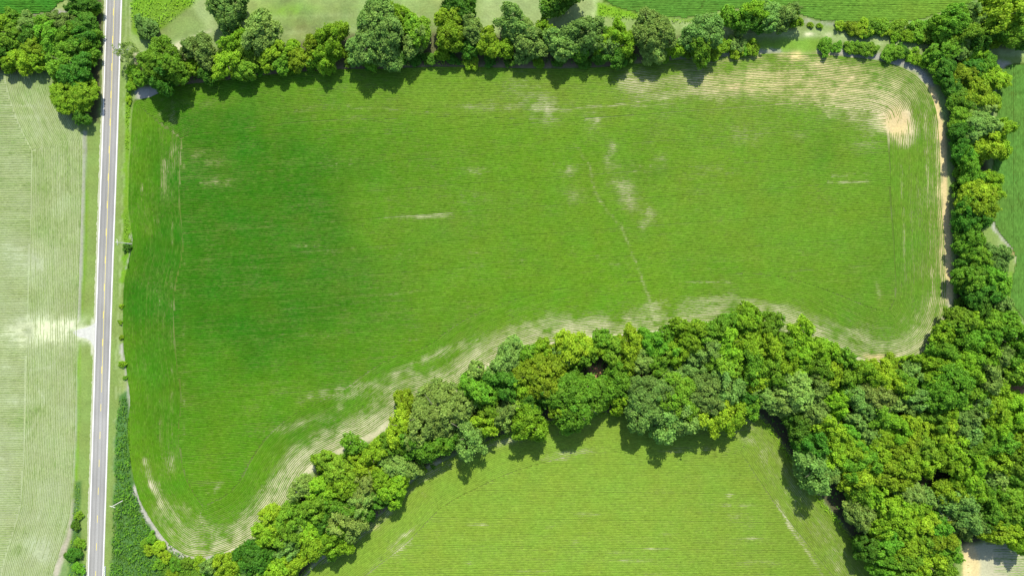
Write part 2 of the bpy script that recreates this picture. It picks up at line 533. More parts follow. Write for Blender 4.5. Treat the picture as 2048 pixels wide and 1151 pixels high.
# right-hand headland
tstroke([(1560, 645), (1640, 680), (1700, 705), (1760, 719), (1810, 713), (1846, 693), (1870, 662), (1886, 625)], 8, 0.55, 0.9, 8)
tstroke([(1560, 625), (1660, 660), (1740, 690), (1800, 690), (1850, 650), (1872, 600)], 18, 0.36, 1.3, 16)
tblob(1752, 713, 26, 6, 0.9, 0, 0.5)
tstroke([(1889, 600), (1888, 520), (1884, 440), (1880, 330), (1874, 240)], 7, 0.6, 1.0, 5)
tstroke([(1864, 540), (1865, 590), (1855, 625)], 3, 0.75, 0.8, 2.5)
tstroke([(1852, 230), (1855, 330), (1858, 420), (1862, 500)], 1.6, 0.45, 1.5, 1.5)
tstroke([(1803, 330), (1808, 420), (1810, 560)], 1.3, 0.35, 1.5, 1.5)
tblob(1757, 580, 5, 22, 0.5, -12)
tblob(1805, 640, 10, 4, 0.4, -45)
# top right, eroded soil
tblob(1592, 114, 30, 12, 0.6, 0, 1.4)
tblob(1500, 152, 80, 9, 0.45, -3, 1.8)
tblob(1475, 172, 70, 20, 0.50, -4, 1.4)
tblob(1410, 160, 60, 16, 0.45, -6)
tblob(1270, 168, 34, 30, 0.48, 0, 1.4)
tblob(1300, 195, 50, 8, 0.30)
tblob(1440, 118, 80, 9, 0.42, -5)
tblob(1540, 112, 60, 8, 0.4, 0, 1.8)
tblob(1700, 180, 160, 70, 0.24, 10, 1.4)
tblob(1500, 160, 240, 36, 0.18, -3, 1.6)
tblob(1420, 183, 30, 6, 0.5)
tblob(1545, 170, 16, 20, 0.45)
tblob(1640, 128, 50, 16, 0.40, 0, 1.6)
tblob(1660, 150, 36, 24, 0.42)
tstroke([(1560, 149), (1625, 146), (1662, 158), (1700, 175), (1752, 200), (1782, 232), (1805, 268)], 20, 0.36, 1.4, 24)
tstroke([(1690, 188), (1750, 196), (1778, 225), (1800, 260)], 22, 0.34, 1.4, 22)
tstroke([(1770, 215), (1798, 258), (1810, 270)], 14, 0.40, 1.2, 20)
tblob(1715, 195, 60, 26, 0.40, 10)
tstroke([(1666, 192), (1680, 175), (1706, 153)], 2.5, 1.1, 0.5, 2)
tstroke([(1692, 243), (1762, 235)], 1.2, 0.8, 0.6, 1.2)
tstroke([(1540, 148), (1600, 148)], 1.6, 0.6, 1.0, 1.5)
tblob(1561, 140, 7, 7, 0.8)
tblob(1790, 200, 18, 12, 0.45)
tblob(1815, 245, 16, 30, 0.4, -20)
tblob(1750, 250, 40, 25, 0.28, 10)
tblob(1600, 195, 34, 14, 0.38)
tblob(1600, 272, 20, 8, 0.25)
tblob(1730, 290, 50, 18, 0.22)
tstroke([(1840, 130), (1862, 180)], 10, 0.35, 1.2, 10)
tstroke([(1612, 140), (1622, 170), (1630, 195), (1660, 235)], 1.6, 0.45, 1.2, 1.5)
# middle of the field
for b_ in ((1090, 215, 40, 16, .28), (960, 215, 46, 9, .22), (1190, 243, 16, 20, .34), (1222, 297, 9, 9, .5), (1218, 326, 12, 12, .4), (1130, 340, 18, 10, .4),
           (1255, 398, 15, 16, .45), (1292, 428, 16, 13, .5), (1290, 448, 12, 12, .3), (1240, 370, 20, 10, .3), (1150, 390, 20, 12, .25), (1320, 320, 14, 12, .25),
           (1420, 340, 30, 10, .22), (1480, 270, 60, 20, .18), (1090, 230, 24, 20, .25), (950, 345, 20, 6, .3), (845, 433, 36, 3, .4), (930, 395, 40, 9, .22),
           (410, 317, 36, 12, .28), (425, 365, 44, 9, .28), (350, 312, 10, 44, .20), (390, 210, 30, 6, .25), (610, 218, 40, 4, .25), (700, 235, 30, 4, .25),
           (330, 345, 6, 40, .3), (345, 240, 14, 14, .25)):
    tblob(b_[0], b_[1], b_[2] * 1.5, b_[3] * 1.7, b_[4] * 0.78, rag=2.2)
tstroke([(1150, 290), (1178, 330), (1188, 385), (1212, 418), (1242, 455), (1262, 500), (1282, 552)], 1.7, 0.42, 0.7, 1.8)
tstroke([(1282, 552), (1292, 580), (1305, 610), (1308, 640)], 2.4, 0.5, 1.6, 2)
for p_, a_ in (([(1665, 352), (1742, 348)], .7), ([(1655, 365), (1738, 362)], .6), ([(770, 437), (905, 428)], .45), ([(284, 365), (285, 402)], .7),
               ([(1065, 222), (1220, 212), (1340, 196)], .6), ([(1170, 242), (1200, 240)], .6), ([(1260, 214), (1350, 206)], .35),
               ([(600, 217), (700, 212), (900, 228)], .35), ([(1360, 566), (1460, 562)], .55), ([(760, 590), (850, 580)], .2)):
    tstroke(p_, 1.4, a_, 1.2, 1.4)
# sprayer wheel tracks: broken pale dashes along two long lines
for (ax, ay), (bx, by) in (((560, 325), (1500, 350)), ((620, 318), (1500, 336)), ((560, 490), (1500, 523)), ((600, 500), (1500, 540)), ((560, 668), (1050, 690))):
    for k in range(int((bx - ax) / 15)):
        if rng.random() < 0.6:
            t0 = (k * 15.0 + rng.random() * 6) / (bx - ax)
            t1 = t0 + (3 + rng.random() * 6) / (bx - ax)
            lo = (np.abs(Y - (ay + by) / 2) < 40)
            tblob(ax + (bx - ax) * (t0 + t1) / 2, ay + (by - ay) * (t0 + t1) / 2, 4.5, 1.6, 0.30, 0, 0.4)
for x_ in (322, 345, 368):
    for k in range(46):
        if rng.random() < 0.5:
            tblob(x_ + rng.normal(0, 1.2) - 0.02 * k, 200 + 20 * k + rng.random() * 12, 1.8, 9, 0.28, 0, 0.6)
# south field
for b_ in ((1130, 905, 55, 7, .40, -8), (1110, 918, 40, 5, .35), (1190, 905, 26, 10, .25), (1400, 898, 90, 7, .30), (1340, 903, 40, 4, .3), (1175, 1028, 30, 5, .4),
           (1335, 1066, 18, 4, .45), (1470, 1010, 40, 5, .45), (1480, 1030, 34, 9, .35), (1460, 990, 10, 6, .5), (1498, 1053, 9, 5, .5), (1500, 1075, 24, 5, .45),
           (1390, 1066, 22, 2, .5), (1260, 1120, 40, 4, .5), (1240, 1105, 30, 4, .3), (1060, 1140, 40, 4, .4), (800, 1090, 18, 26, .45, 40), (815, 1065, 50, 5, .35, -38),
           (960, 1048, 30, 4, .4), (850, 990, 12, 4, .4, 40), (1180, 1066, 24, 3, .4), (1310, 1096, 30, 3, .4), (1520, 1125, 40, 6, .45), (1300, 1151, 40, 5, .35),
           (1100, 1052, 18, 4, .3), (1150, 1085, 10, 8, .3), (750, 1130, 26, 10, .3, -40), (940, 1125, 8, 4, .5)):
    a_ = b_[5] if len(b_) > 5 else 0
    tblob(*b_[:5], a_, 1.8)
tstroke([(1490, 850), (1530, 900), (1570, 960), (1610, 1020), (1660, 1090), (1710, 1160)], 22, 0.22, 1.4, 14)
tstroke([(1552, 1000), (1585, 1060), (1620, 1110), (1650, 1160)], 3.5, 0.55, 1.2, 3)
tstroke([(1470, 860), (1500, 885), (1520, 905)], 10, 0.3, 1.4, 8)
tstroke([(640, 1130), (760, 1042), (830, 966), (940, 906), (1080, 858)], 7, 0.45, 1.2, 7)
thin(f_south * np.clip(fb_a + 0.1, 0, 1), 0.25)
# west field: thin young crop everywhere, almost none in places
cover = np.where(f_west > 0.5, np.clip(0.60 + 0.9 * fb_a + 0.5 * fb_b, 0.15, 0.85), cover)
for b_ in ((85, 660, 70, 34, .45), (40, 660, 45, 26, .25), (140, 655, 18, 16, .8), (120, 400, 20, 40, .30), (75, 260, 10, 26, .40), (100, 320, 30, 50, .22), (30, 800, 40, 20, .3),
           (20, 740, 40, 14, .28), (60, 520, 40, 30, .22), (20, 500, 30, 40, .2), (70, 1090, 40, 26, .45), (90, 1110, 24, 20, .3), (30, 870, 40, 18, .25),
           (60, 1040, 40, 16, .22), (110, 245, 40, 30, .22)):
    tblob(*b_[:5], rag=1.0)
for p_ in ([(45, 190), (70, 225), (85, 270), (84, 300)], [(75, 205), (95, 245), (100, 280)], [(0, 212), (100, 214)], [(0, 232), (95, 236)], [(55, 870), (68, 850), (90, 800), (70, 770)],
           [(55, 505), (72, 520), (85, 540)], [(60, 740), (100, 735), (125, 705)]):
    tstroke(p_, 2.0, 0.35, 0.8, 2.0)
west_lush = ell(70, 600, 16, 26) * .5 + ell(80, 820, 14, 12) * .9 + ell(40, 1100, 20, 12) * .8 + ell(95, 350, 14, 50) * .3 + ell(68, 830, 30, 18) * .3 + ell(10, 1060, 40, 16) * .3
cover = np.where(f_west > 0.5, np.clip(cover + 0.5 * west_lush, 0.05, 0.95), cover)
cover = np.where(soft(signed(XJ, YJ, SCORN), 3) > 0.5, np.clip(0.05 + 0.5 * (X - 1990) / 60, 0.02, 0.6), cover)
thin(ell(1270, 14, 30, 10), 0.35, 2.0)
tstroke([(1402, 18), (1408, 0), (1416, -20)], 1.8, 1.0, 0.5, 1.5)
for p_ in ([(2031, 290), (2031, 360), (2038, 400), (2048, 425)], [(2028, 150), (2026, 280)], [(2000, 190), (2100, 186)], [(2046, 200), (2047, 300)]):
    tstroke(p_, 1.6, 0.5, 0.8, 1.6)
# the planter's turns: long pale gaps running with the headland rows
def offset(pts, d):
    p = densify(np.array(pts, float), 6.0, False)
    t = np.gradient(p, axis=0)
    t /= np.linalg.norm(t, axis=1)[:, None]
    return (p + np.stack([t[:, 1], -t[:, 0]], 1) * d)[::3]


for d_, a_, w_ in ((9, .38, 2.6), (17, .22, 2.0), (25, .30, 2.2), (37, .18, 2.2), (47, .24, 1.8), (60, .14, 2.2)):
    tstroke(offset(LOWER[::-1], -d_), w_, a_, 1.0, 3.0)
RIGHTB = [(1560, 655), (1640, 683), (1700, 706), (1760, 719), (1810, 713), (1843, 698), (1868, 668), (1884, 630), (1890, 580), (1888, 500), (1884, 420), (1880, 320), (1874, 240)]
for d_, a_, w_ in ((8, .30, 2.2), (17, .22, 1.8), (27, .26, 1.8), (44, .14, 1.8), (62, .16, 1.6)):
    tstroke(offset(RIGHTB, d_), w_, a_, 1.0, 2.6)
LEFTB = [(285, 1020), (268, 960), (259, 900), (257, 850), (260, 800), (256, 750), (250, 700), (248, 620), (252, 560), (262, 500), (262, 460), (259, 400), (262, 300), (266, 220)]
for d_, a_, w_ in ((32, .14, 1.6), (58, .20, 1.8), (66, .14, 1.6), (84, .18, 1.8)):
    tstroke(offset(LEFTB, d_), w_, a_, 2.2, 2.4)
tblob(1560, 168, 330, 66, 0.26, 0, 1.2)
core = np.clip(ell(1792, 243, 44, 58, -20) * (0.72 + 2.2 * fb_c + 1.6 * fb_b) + ell(1592, 113, 20, 8) + ell(1752, 714, 22, 6) + ell(1475, 172, 30, 8, -4) * 0.7 + soft(2.0 - dist_poly(XJ, YJ, [(1666, 192), (1680, 175), (1706, 153)]), 2)
               + soft(4.0 - dist_poly(XJ, YJ, [(289, 920), (300, 965), (318, 1000)]), 4) * 0.6, 0, 1)
kept = np.clip(cover, 0, 1)
kept = np.where(kept > 0.6, kept, 0.42 + 0.30 * kept) * (1 - core) + kept * core
cover = np.where(f_main > 0.5, kept, np.where(f_south > 0.5, 0.25 + 0.75 * np.clip(cover, 0, 1), cover))
cover = np.where((Y < 144) & (X < 150) & (Y > 60), 0.0, cover)
cover = np.clip(cover, 0.0, 1.0)

soil = np.ones(X.shape + (3,)) * C_SOIL
tan_ = np.clip(ell(1600, 140, 330, 110) * 1.25 + ell(1885, 450, 40, 220) + ell(1752, 713, 40, 10) * 1.4, 0, 1)
soil = soil * (1 - tan_[..., None]) + (C_TAN * 1.0 + np.array((0.0, 0.02, 0.03))) * tan_[..., None]
brown_mid = np.clip(ell(420, 330, 180, 140) + ell(1230, 380, 160, 140) * 0.5, 0, 1) * 0.6
soil = soil * (1 - brown_mid[..., None]) + (C_BROWN * 1.6) * brown_mid[..., None]
openness = np.clip((1 - cover) * 1.9 - 0.10, 0, 1)
hot = np.clip(ell(1795, 248, 34, 44, -22) * 1.3 + ell(1470, 172, 40, 12, -4) * 0.6 + ell(1592, 113, 22, 9) * 0.7, 0, 1) * (0.8 + 1.2 * fb_b)
hot = np.clip(hot * 0.75, 0, 1)
soil = soil * (1 - hot[..., None]) + np.array((0.400, 0.300, 0.130)) * hot[..., None]
for fm in (f_main, f_south):
    mk = fm * openness
    ground = ground * (1 - mk[..., None]) + soil * mk[..., None]
mk = f_west * np.clip(0.9 - cover, 0, 1) * 0.9
wsoil = np.array((0.250, 0.285, 0.172))
ground = ground * (1 - mk[..., None]) + wsoil * mk[..., None]
blob(136, 662, 36, 24, (0.44, 0.46, 0.31), 1.0, 0, 1.2)
blob(168, 666, 16, 14, (0.40, 0.41, 0.30), 1.0, 0, 0.5)
stroke([(188, 640), (184, 650), (172, 656)], (0.40, 0.41, 0.30), 3, 3, 0.9, 0.3)
stroke([(187, 706), (184, 686), (172, 678)], (0.40, 0.41, 0.30), 3, 3, 0.9, 0.3)
blob(85, 662, 80, 34, (0.38, 0.41, 0.25), 0.75, 0, 1.0)

# --- bare margins between crop and trees
stroke([(320, 172), (400, 160), (512, 148), (640, 136), (780, 132), (860, 128), (940, 128), (1030, 131), (1120, 131), (1200, 128), (1270, 121), (1340, 114)], C_BROWN, 6, 4, 0.9, 0.4)
stroke([(1340, 114), (1420, 109), (1500, 104), (1560, 101)], C_GREY * 0.9, 4, 3, 0.7, 0.4)
stroke([(1640, 101), (1700, 107), (1760, 113), (1806, 126), (1838, 142), (1862, 168)], C_GREY * 0.95, 7, 4, 0.9, 0.3)
blob(1655, 107, 30, 5, C_TAN, 0.8)
blob(1592, 112, 12, 10, C_TAN * 1.25, 1.0)
blob(1862, 176, 9, 8, C_TAN * 1.1, 0.95)
stroke([(1868, 190), (1880, 240), (1886, 300), (1889, 400), (1896, 480), (1900, 560), (1899, 600)], C_TAN * 1.1 + 0.03, 6.5, 3, 0.95, 0.3)
stroke([(1899, 600), (1892, 634), (1874, 675), (1848, 706), (1814, 722), (1780, 728), (1738, 726), (1698, 714), (1660, 698)], C_SOIL * 0.95, 5, 3, 0.95, 0.3)
blob(1752, 716, 22, 5, C_TAN * 1.15, 0.9)
EDGE_LOW = [(1420, 646), (1380, 652), (1300, 664), (1230, 672), (1160, 676), (1100, 687), (1050, 702), (1000, 722), (965, 742), (930, 775), (880, 800), (824, 814),
            (785, 842), (745, 871), (692, 896), (645, 920), (616, 942), (597, 972), (582, 1004), (561, 1036), (530, 1068), (494, 1092), (440, 1113)]
stroke(EDGE_LOW, C_SOIL * 1.08, 6.5, 3, 0.95, 0.4)
stroke(EDGE_LOW[6:10], C_SOIL * 1.15, 10, 5, 0.9, 0.4)
EDGE_S = [(600, 1160), (636, 1118), (696, 1072), (755, 1026), (796, 982), (828, 950), (878, 920)]
stroke(EDGE_S, C_SOIL * 0.95, 4, 3, 0.8, 0.5)
blob(742, 1052, 14, 7, C_TAN * 1.35 + 0.04, 1.0, 20)
# under the trees and along the creek
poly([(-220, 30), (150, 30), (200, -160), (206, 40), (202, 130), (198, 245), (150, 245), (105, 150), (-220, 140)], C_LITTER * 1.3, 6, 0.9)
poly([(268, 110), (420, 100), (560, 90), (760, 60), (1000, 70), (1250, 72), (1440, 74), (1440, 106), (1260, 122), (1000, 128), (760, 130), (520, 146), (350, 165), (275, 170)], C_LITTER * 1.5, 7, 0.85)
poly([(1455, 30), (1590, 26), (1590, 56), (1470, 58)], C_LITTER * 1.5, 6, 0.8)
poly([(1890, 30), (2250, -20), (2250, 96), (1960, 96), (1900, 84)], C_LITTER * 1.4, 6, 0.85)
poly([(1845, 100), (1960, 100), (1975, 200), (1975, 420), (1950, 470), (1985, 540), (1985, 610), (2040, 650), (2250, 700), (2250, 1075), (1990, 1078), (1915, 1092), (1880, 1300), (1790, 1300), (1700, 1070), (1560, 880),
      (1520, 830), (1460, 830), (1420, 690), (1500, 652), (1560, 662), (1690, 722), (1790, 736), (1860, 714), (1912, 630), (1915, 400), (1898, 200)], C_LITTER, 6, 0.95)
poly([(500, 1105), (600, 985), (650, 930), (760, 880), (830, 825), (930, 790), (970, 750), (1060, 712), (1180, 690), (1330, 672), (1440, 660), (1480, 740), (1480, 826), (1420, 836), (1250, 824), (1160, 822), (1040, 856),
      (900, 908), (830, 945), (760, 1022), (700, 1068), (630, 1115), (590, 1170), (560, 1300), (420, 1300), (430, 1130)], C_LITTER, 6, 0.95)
stroke([(770, 1012), (752, 1026), (735, 1048), (712, 1064)], C_BROWN * 0.7, 6, 3, 0.95, 0.3)
stroke([(735, 1052), (718, 1066)], C_BROWN * 1.2, 3, 3, 0.8, 0.3)
poly([(1178, 732), (1200, 728), (1212, 756), (1206, 772), (1186, 760)], C_RED * 1.15, 4, 0.95, 0.3)
blob(1185, 766, 16, 9, C_PALEGR, 0.8)
poly([(1244, 742), (1290, 745), (1300, 768), (1262, 776), (1246, 768)], C_RED * 0.7, 4, 0.9, 0.3)
poly([(1992, 770), (2020, 762), (2060, 760), (2200, 756), (2200, 790), (2040, 786), (2000, 788)], C_RED * 0.8, 4, 0.95, 0.3)
stroke([(1990, 792), (2020, 790), (2060, 782)], C_RED * 1.2 + 0.03, 4, 3, 0.9, 0.4)
ground = np.clip(ground * 0.84 * (1 + 0.22 * fb_c + 0.16 * fb_b)[..., None], 0.012, 0.6)

ROWN, COLN = X.shape


def sample(arr, px, py):
    u = np.clip((px - GX[0]) / STEP, 0, COLN - 1.001)
    v = np.clip((py - GY[0]) / STEP, 0, ROWN - 1.001)
    i = v.astype(int)
    j = u.astype(int)
    a = v - i
    b = u - j
    if arr.ndim == 3:
        a = a[:, None]
        b = b[:, None]
    return (arr[i, j] * (1 - b) + arr[i, j + 1] * b) * (1 - a) + (arr[i + 1, j] * (1 - b) + arr[i + 1, j + 1] * b) * a


# ------------------------------------------------------------------ ground sheet
gz = 0.10 * fb_a + 0.04 * fb_b
edge_w = np.clip(np.minimum.reduce([X - GX[0], GX[-1] - X, Y - GY[0], GY[-1] - Y]) / 60, 0, 1)
road_x = np.interp(Y, [-164, 0, 288, 576, 864, 1151, 1316], [233.2, 228, 219.5, 208.8, 200.5, 191.2, 185.8])
gz = gz * edge_w * np.clip((np.abs(X - road_x) - 24) / 14, 0, 1)
verts = np.stack([MX, MY, gz], -1).reshape(-1, 3)
ii = np.arange(ROWN * COLN).reshape(ROWN, COLN)
faces = np.stack([ii[1:, :-1], ii[1:, 1:], ii[:-1, 1:], ii[:-1, :-1]], -1).reshape(-1, 4)
x0, x1, y0, y1 = MX[0, 0], MX[0, -1], MY[-1, 0], MY[0, 0]
B = 6000.0
nv = len(verts)
outer = np.array([(-B, -B, 0), (B, -B, 0), (B, B, 0), (-B, B, 0), (x0, y0, 0), (x1, y0, 0), (x1, y1, 0), (x0, y1, 0)])
of = np.array([(0, 1, 5, 4), (1, 2, 6, 5), (2, 3, 7, 6), (3, 0, 4, 7)]) + nv
gcol = np.vstack([ground.reshape(-1, 3), np.tile(C_MEADOW * 0.8, (8, 1))])
link('ground', new_mesh('ground', np.vstack([verts, outer]), np.vstack([faces, of]), M_GROUND, gcol, True), kind='structure')

# ------------------------------------------------------------------ road
RY = np.array([-900, -164, 0, 288, 576, 864, 1151, 1316, 2000.0])
RXC = np.array([257, 233.2, 228, 219.5, 208.8, 200.5, 191.2, 185.8, 163.5])


def road_xy(py, off_m):
    cx = np.interp(py, RY, RXC)
    return (cx - 1024) * S + off_m, (575.5 - py) * S


def ribbon(name, py0, py1, o0, o1, z, mat, step=24.0, wob=0.0, seed=0):
    n = max(2, int(abs(py1 - py0) / step) + 1)
    py = np.linspace(py0, py1, n)
    a, y = road_xy(py, o0)
    b, _ = road_xy(py, o1)
    r = np.random.default_rng(seed)
    a = a + r.normal(0, wob, n)
    v = np.concatenate([np.stack([a, y, np.full(n, z)], 1), np.stack([b, y, np.full(n, z)], 1)])
    k = np.arange(n - 1)
    f = np.stack([k, k + n, k + n + 1, k + 1], 1)[:, ::-1]
    return new_mesh(name, v, f, mat)


# smooth the centreline so that it bends rather than kinks
_py = np.linspace(-900, 2000, 200)
_x = np.interp(_py, RY, RXC)
for _ in range(60):
    _x[1:-1] = 0.25 * _x[:-2] + 0.5 * _x[1:-1] + 0.25 * _x[2:]
RY, RXC = _py, _x
link('road_shoulder', ribbon('road_shoulder', -900, 2000, -4.35, 3.72, 0.02, M_GRAVEL, 4, 0.13, 3), kind='structure')
off_ = np.array([-3.55, -3.2, -2.75, -2.4, -2.05, -1.65, -1.25, -0.9, -0.5, -0.15, 0.15, 0.5, 0.9, 1.25, 1.65, 2.05, 2.4, 2.75, 3.2, 3.55])
wear_ = 1.0 - 0.27 * np.exp(-((np.abs(np.abs(off_) - 1.65) - 0.78) / 0.33) ** 2) + 0.03 * (off_ > 0) - 0.09 * np.exp(-((np.abs(off_) - 1.65) / 0.22) ** 2)
pyr = np.linspace(-900, 2000, 600)
RV, RC = [], []
for o_, w_ in zip(off_, wear_):
    xx, yy = road_xy(pyr, o_)
    RV.append(np.stack([xx, yy, np.full(len(pyr), 0.05 - 0.012 * abs(o_) / 3.55)], 1))
    sl = 1 + 0.22 * (N2.at(np.full(len(pyr), o_ * 1.3), yy, 22.0) - 0.5) + 0.12 * (N3.at(np.full(len(pyr), o_ * 2), yy, 5.0) - 0.5)
    RC.append(np.array((0.192, 0.188, 0.176)) * (w_ * sl)[:, None])
nr_ = len(pyr)
ki = np.arange(nr_ - 1)
RF = np.concatenate([np.stack([j * nr_ + ki, j * nr_ + ki + 1, (j + 1) * nr_ + ki + 1, (j + 1) * nr_ + ki], 1) for j in range(len(off_) - 1)])
M_ASPHALT = tint_mat('worn_asphalt', 2.2, 0.16, 7.0, 0.07, 0.15, 0.25, 0.0)
road = link('road', new_mesh('road', np.concatenate(RV), RF, M_ASPHALT, np.concatenate(RC)), kind='structure')
link('edge_line', ribbon('edge_line', -900, 2000, -3.38, -3.14, 0.058, M_WHITE, 12), road)
link('edge_line', ribbon('edge_line', -900, 2000, 3.14, 3.36, 0.058, M_WHITE, 12), road)
link('solid_centre_line', ribbon('solid_centre_line', -900, 784, 0.06, 0.20, 0.058, M_YELLOW, 12), road)
for k in range(-2, 24):
    p0 = 17 + 55.0 * k if k < 14 else 807 + 55.6 * (k - 14)
    link('lane_dash', ribbon('lane_dash', p0, p0 + 14.5, -0.22 if k < 14 else -0.10, -0.04 if k < 14 else 0.08, 0.058, M_YELLOW, 5), road)

dv = [(192, 640), (189, 646), (182, 651), (172, 655), (161, 657), (151, 660), (146, 665), (152, 671), (160, 674), (172, 676), (181, 681), (187, 692), (190, 706)]
dvw = WA(dv)
vv = np.vstack([np.c_[dvw, np.full(len(dv), 0.035)], np.c_[WA([(191, 670)]), [[0.035]]]])
me = new_mesh('driveway', vv, np.array([(i, i + 1, len(dv)) for i in range(len(dv) - 1)]), M_DRIVE)
link('driveway', me, kind='structure')

# ------------------------------------------------------------------ crop rows
PITCH = 0.762


def field_rows(pts, head_rows, slope, box, head_step=1.0):
    """polylines of crop rows: head_rows following the outline, then straight rows inside"""
    P = smooth_closed(densify(WA(pts), 1.0), 14)
    nxt, prv = np.roll(P, -1, 0), np.roll(P, 1, 0)
    t = nxt - prv
    t /= np.linalg.norm(t, axis=1)[:, None] + 1e-9
    area = 0.5 * np.sum(P[:, 0] * nxt[:, 1] - nxt[:, 0] * P[:, 1])
    nrm = np.stack([-t[:, 1], t[:, 0]], 1) * (1 if area > 0 else -1)
    bx0, by0, bx1, by1 = box
    runs = []

    def mind(q):
        d = np.empty(len(q))
        for s in range(0, len(q), 4000):
            c = q[s:s + 4000]
            d[s:s + 4000] = np.sqrt(((c[:, None, :] - P[None]) ** 2).sum(-1).min(1))
        return d
    for k in range(head_rows):
        dd = 0.35 + PITCH * k
        q = P + nrm * dd
        ok = (mind(q) > dd - 0.12) & (q[:, 0] > bx0) & (q[:, 0] < bx1) & (q[:, 1] > by0) & (q[:, 1] < by1)
        q = np.vstack([q, q[:1]])
        ok = np.append(ok, ok[0])
        cut = np.flatnonzero(np.diff(ok.astype(int)) != 0) + 1
        for seg in np.split(np.arange(len(q)), cut):
            if len(seg) > 2 and ok[seg[0]]:
                runs.append(q[seg])
    lim = 0.35 + PITCH * head_rows
    u = np.array([1.0, slope]) / math.hypot(1, slope)
    v = np.array([-u[1], u[0]])
    cor = np.array([(bx0, by0), (bx1, by0), (bx1, by1), (bx0, by1)])
    us, vs = cor @ u, cor @ v
    uu = np.arange(us.min(), us.max(), 0.95)
    nrow = int((vs.max() - vs.min()) / PITCH)
    for o in vs.min() + PITCH * np.arange(nrow) + 0.15 * (np.arange(nrow) // 16):
        wob = 0.18 * (N1.at(uu, np.full(len(uu), o * 0.05), 25.0) - 0.5)
        q = uu[:, None] * u + (o + wob)[:, None] * v
        ok = (q[:, 0] > bx0) & (q[:, 0] < bx1) & (q[:, 1] > by0) & (q[:, 1] < by1)
        if not ok.any():
            continue
        idx = np.flatnonzero(ok)
        q2 = q[idx]
        ins = inside(q2[:, 0], q2[:, 1], P[::3])
        keep = np.zeros(len(q), bool)
        if ins.any():
            d = mind(q2[ins])
            keep[idx[ins]] = d > lim - 0.30
        cut = np.flatnonzero(np.diff(keep.astype(int)) != 0) + 1
        for seg in np.split(np.arange(len(q)), cut):
            if len(seg) > 2 and keep[seg[0]]:
                runs.append(q[seg])
    return runs


def build_crop(name, runs, colfun, hgt, wide, label):
    V, F, Cc = [], [], []
    base = 0
    for q in runs:
        n = len(q)
        px, py = PX(q[:, 0], q[:, 1])
        sc_ = sample(cover, px, py)
        stre = N3.at(q[:, 0] + rng.random() * 900, q[:, 1] + rng.random() * 900, 9.0) - 0.5
        c = np.clip(sc_ + (0.10 + 0.62 * (1 - sc_)) * stre + rng.normal(0, 0.06, n) + rng.normal(0, 0.03), 0, 1)
        c = np.where(sc_ < 0.03, 0.0, c)
        if c.max() < 0.1:
            continue
        t = np.gradient(q, axis=0)
        t /= np.linalg.norm(t, axis=1)[:, None] + 1e-9
        nn = np.stack([-t[:, 1], t[:, 0]], 1)
        w = PITCH * 0.5 * wide * (0.22 + 0.78 * c ** 1.4) * (1 + rng.normal(0, 0.10, n))
        w = np.where(c < 0.10, 0.02, w)
        off = rng.normal(0, 0.04, n)
        h = hgt * (0.25 + 0.75 * c) * (1 + rng.normal(0, 0.16, n))
        h = np.where(c < 0.10, 0.005, h)
        z0 = sample(gz, px, py)
        L = q + nn * (off - w)[:, None]
        T = q + nn * off[:, None]
        R = q + nn * (off + w)[:, None]
        V.append(np.concatenate([np.c_[L, z0 + 0.015 + 0.15 * h], np.c_[T, z0 + 0.02 + h], np.c_[R, z0 + 0.015 + 0.15 * h]]))
        col = colfun(px, py, c, n)
        Cc.append(np.concatenate([col * 0.95, col, col * 0.95]))
        k = np.arange(n - 1)
        k = k[(c[:-1] >= 0.10) | (c[1:] >= 0.10)]
        F.append(np.concatenate([np.stack([k, k + 1, k + n + 1, k + n], 1), np.stack([k + n, k + n + 1, k + 2 * n + 1, k + 2 * n], 1)]) + base)
        base += 3 * n
    me = new_mesh(name, np.concatenate(V), np.concatenate(F)[:, ::-1], M_CROP, np.clip(np.concatenate(Cc), 0.003, 1), True)
    return link(name, me, kind='stuff', label=label)


def jit(n, a=0.08):
    return (1 + rng.normal(0, a, n))[:, None]


deep = np.clip((ell(470, 430, 210, 260) * 1.0 + 0.6 * ell(430, 270, 150, 70) + 0.55 * ell(600, 520, 420, 330)) * (1 + 1.1 * fb_a + 0.8 * fb_b) + 0.6 * ell(330, 640, 90, 260) + 0.5 * ell(560, 560, 160, 160) + 0.7 * ell(1650, 310, 36, 50)
               + 0.5 * ell(1310, 345, 60, 22) + 0.35 * ell(640, 860, 160, 60) + 0.4 * ell(1760, 560, 120, 150) + 0.35 * ell(380, 480, 120, 420) + 0.35 * ell(760, 330, 90, 60) + 0.9 * fb_a, -0.3, 1)  # pull towards the darker green, strongest in the left of the big field
yel = np.clip(ell(1100, 180, 700, 90) * 0.8 + ell(900, 480, 300, 260) * 0.35 + ell(1400, 400, 320, 240) * 0.45 + 0.5 * fb_b, 0, 1)
DARKC, MIDC, YELC = np.array((0.018, 0.080, 0.003)), np.array((0.050, 0.125, 0.005)), np.array((0.090, 0.142, 0.016))
cm = MIDC + (DARKC - MIDC) * np.clip(deep, -0.2, 1)[..., None]
cm = cm + (YELC - cm) * (yel * 0.75)[..., None]
dull = np.clip((X - 1250) / 700, 0, 1)[..., None] * 0.5
cm = cm * (1 - dull) + np.array((0.072, 0.128, 0.016)) * dull


def col_main(px, py, c, n):
    col = sample(cm, px, py)
    k = np.clip(1 - c, 0, 1)[:, None]
    return (col * (1 - 0.6 * k) + np.array((0.185, 0.205, 0.055)) * 0.6 * k) * jit(n)


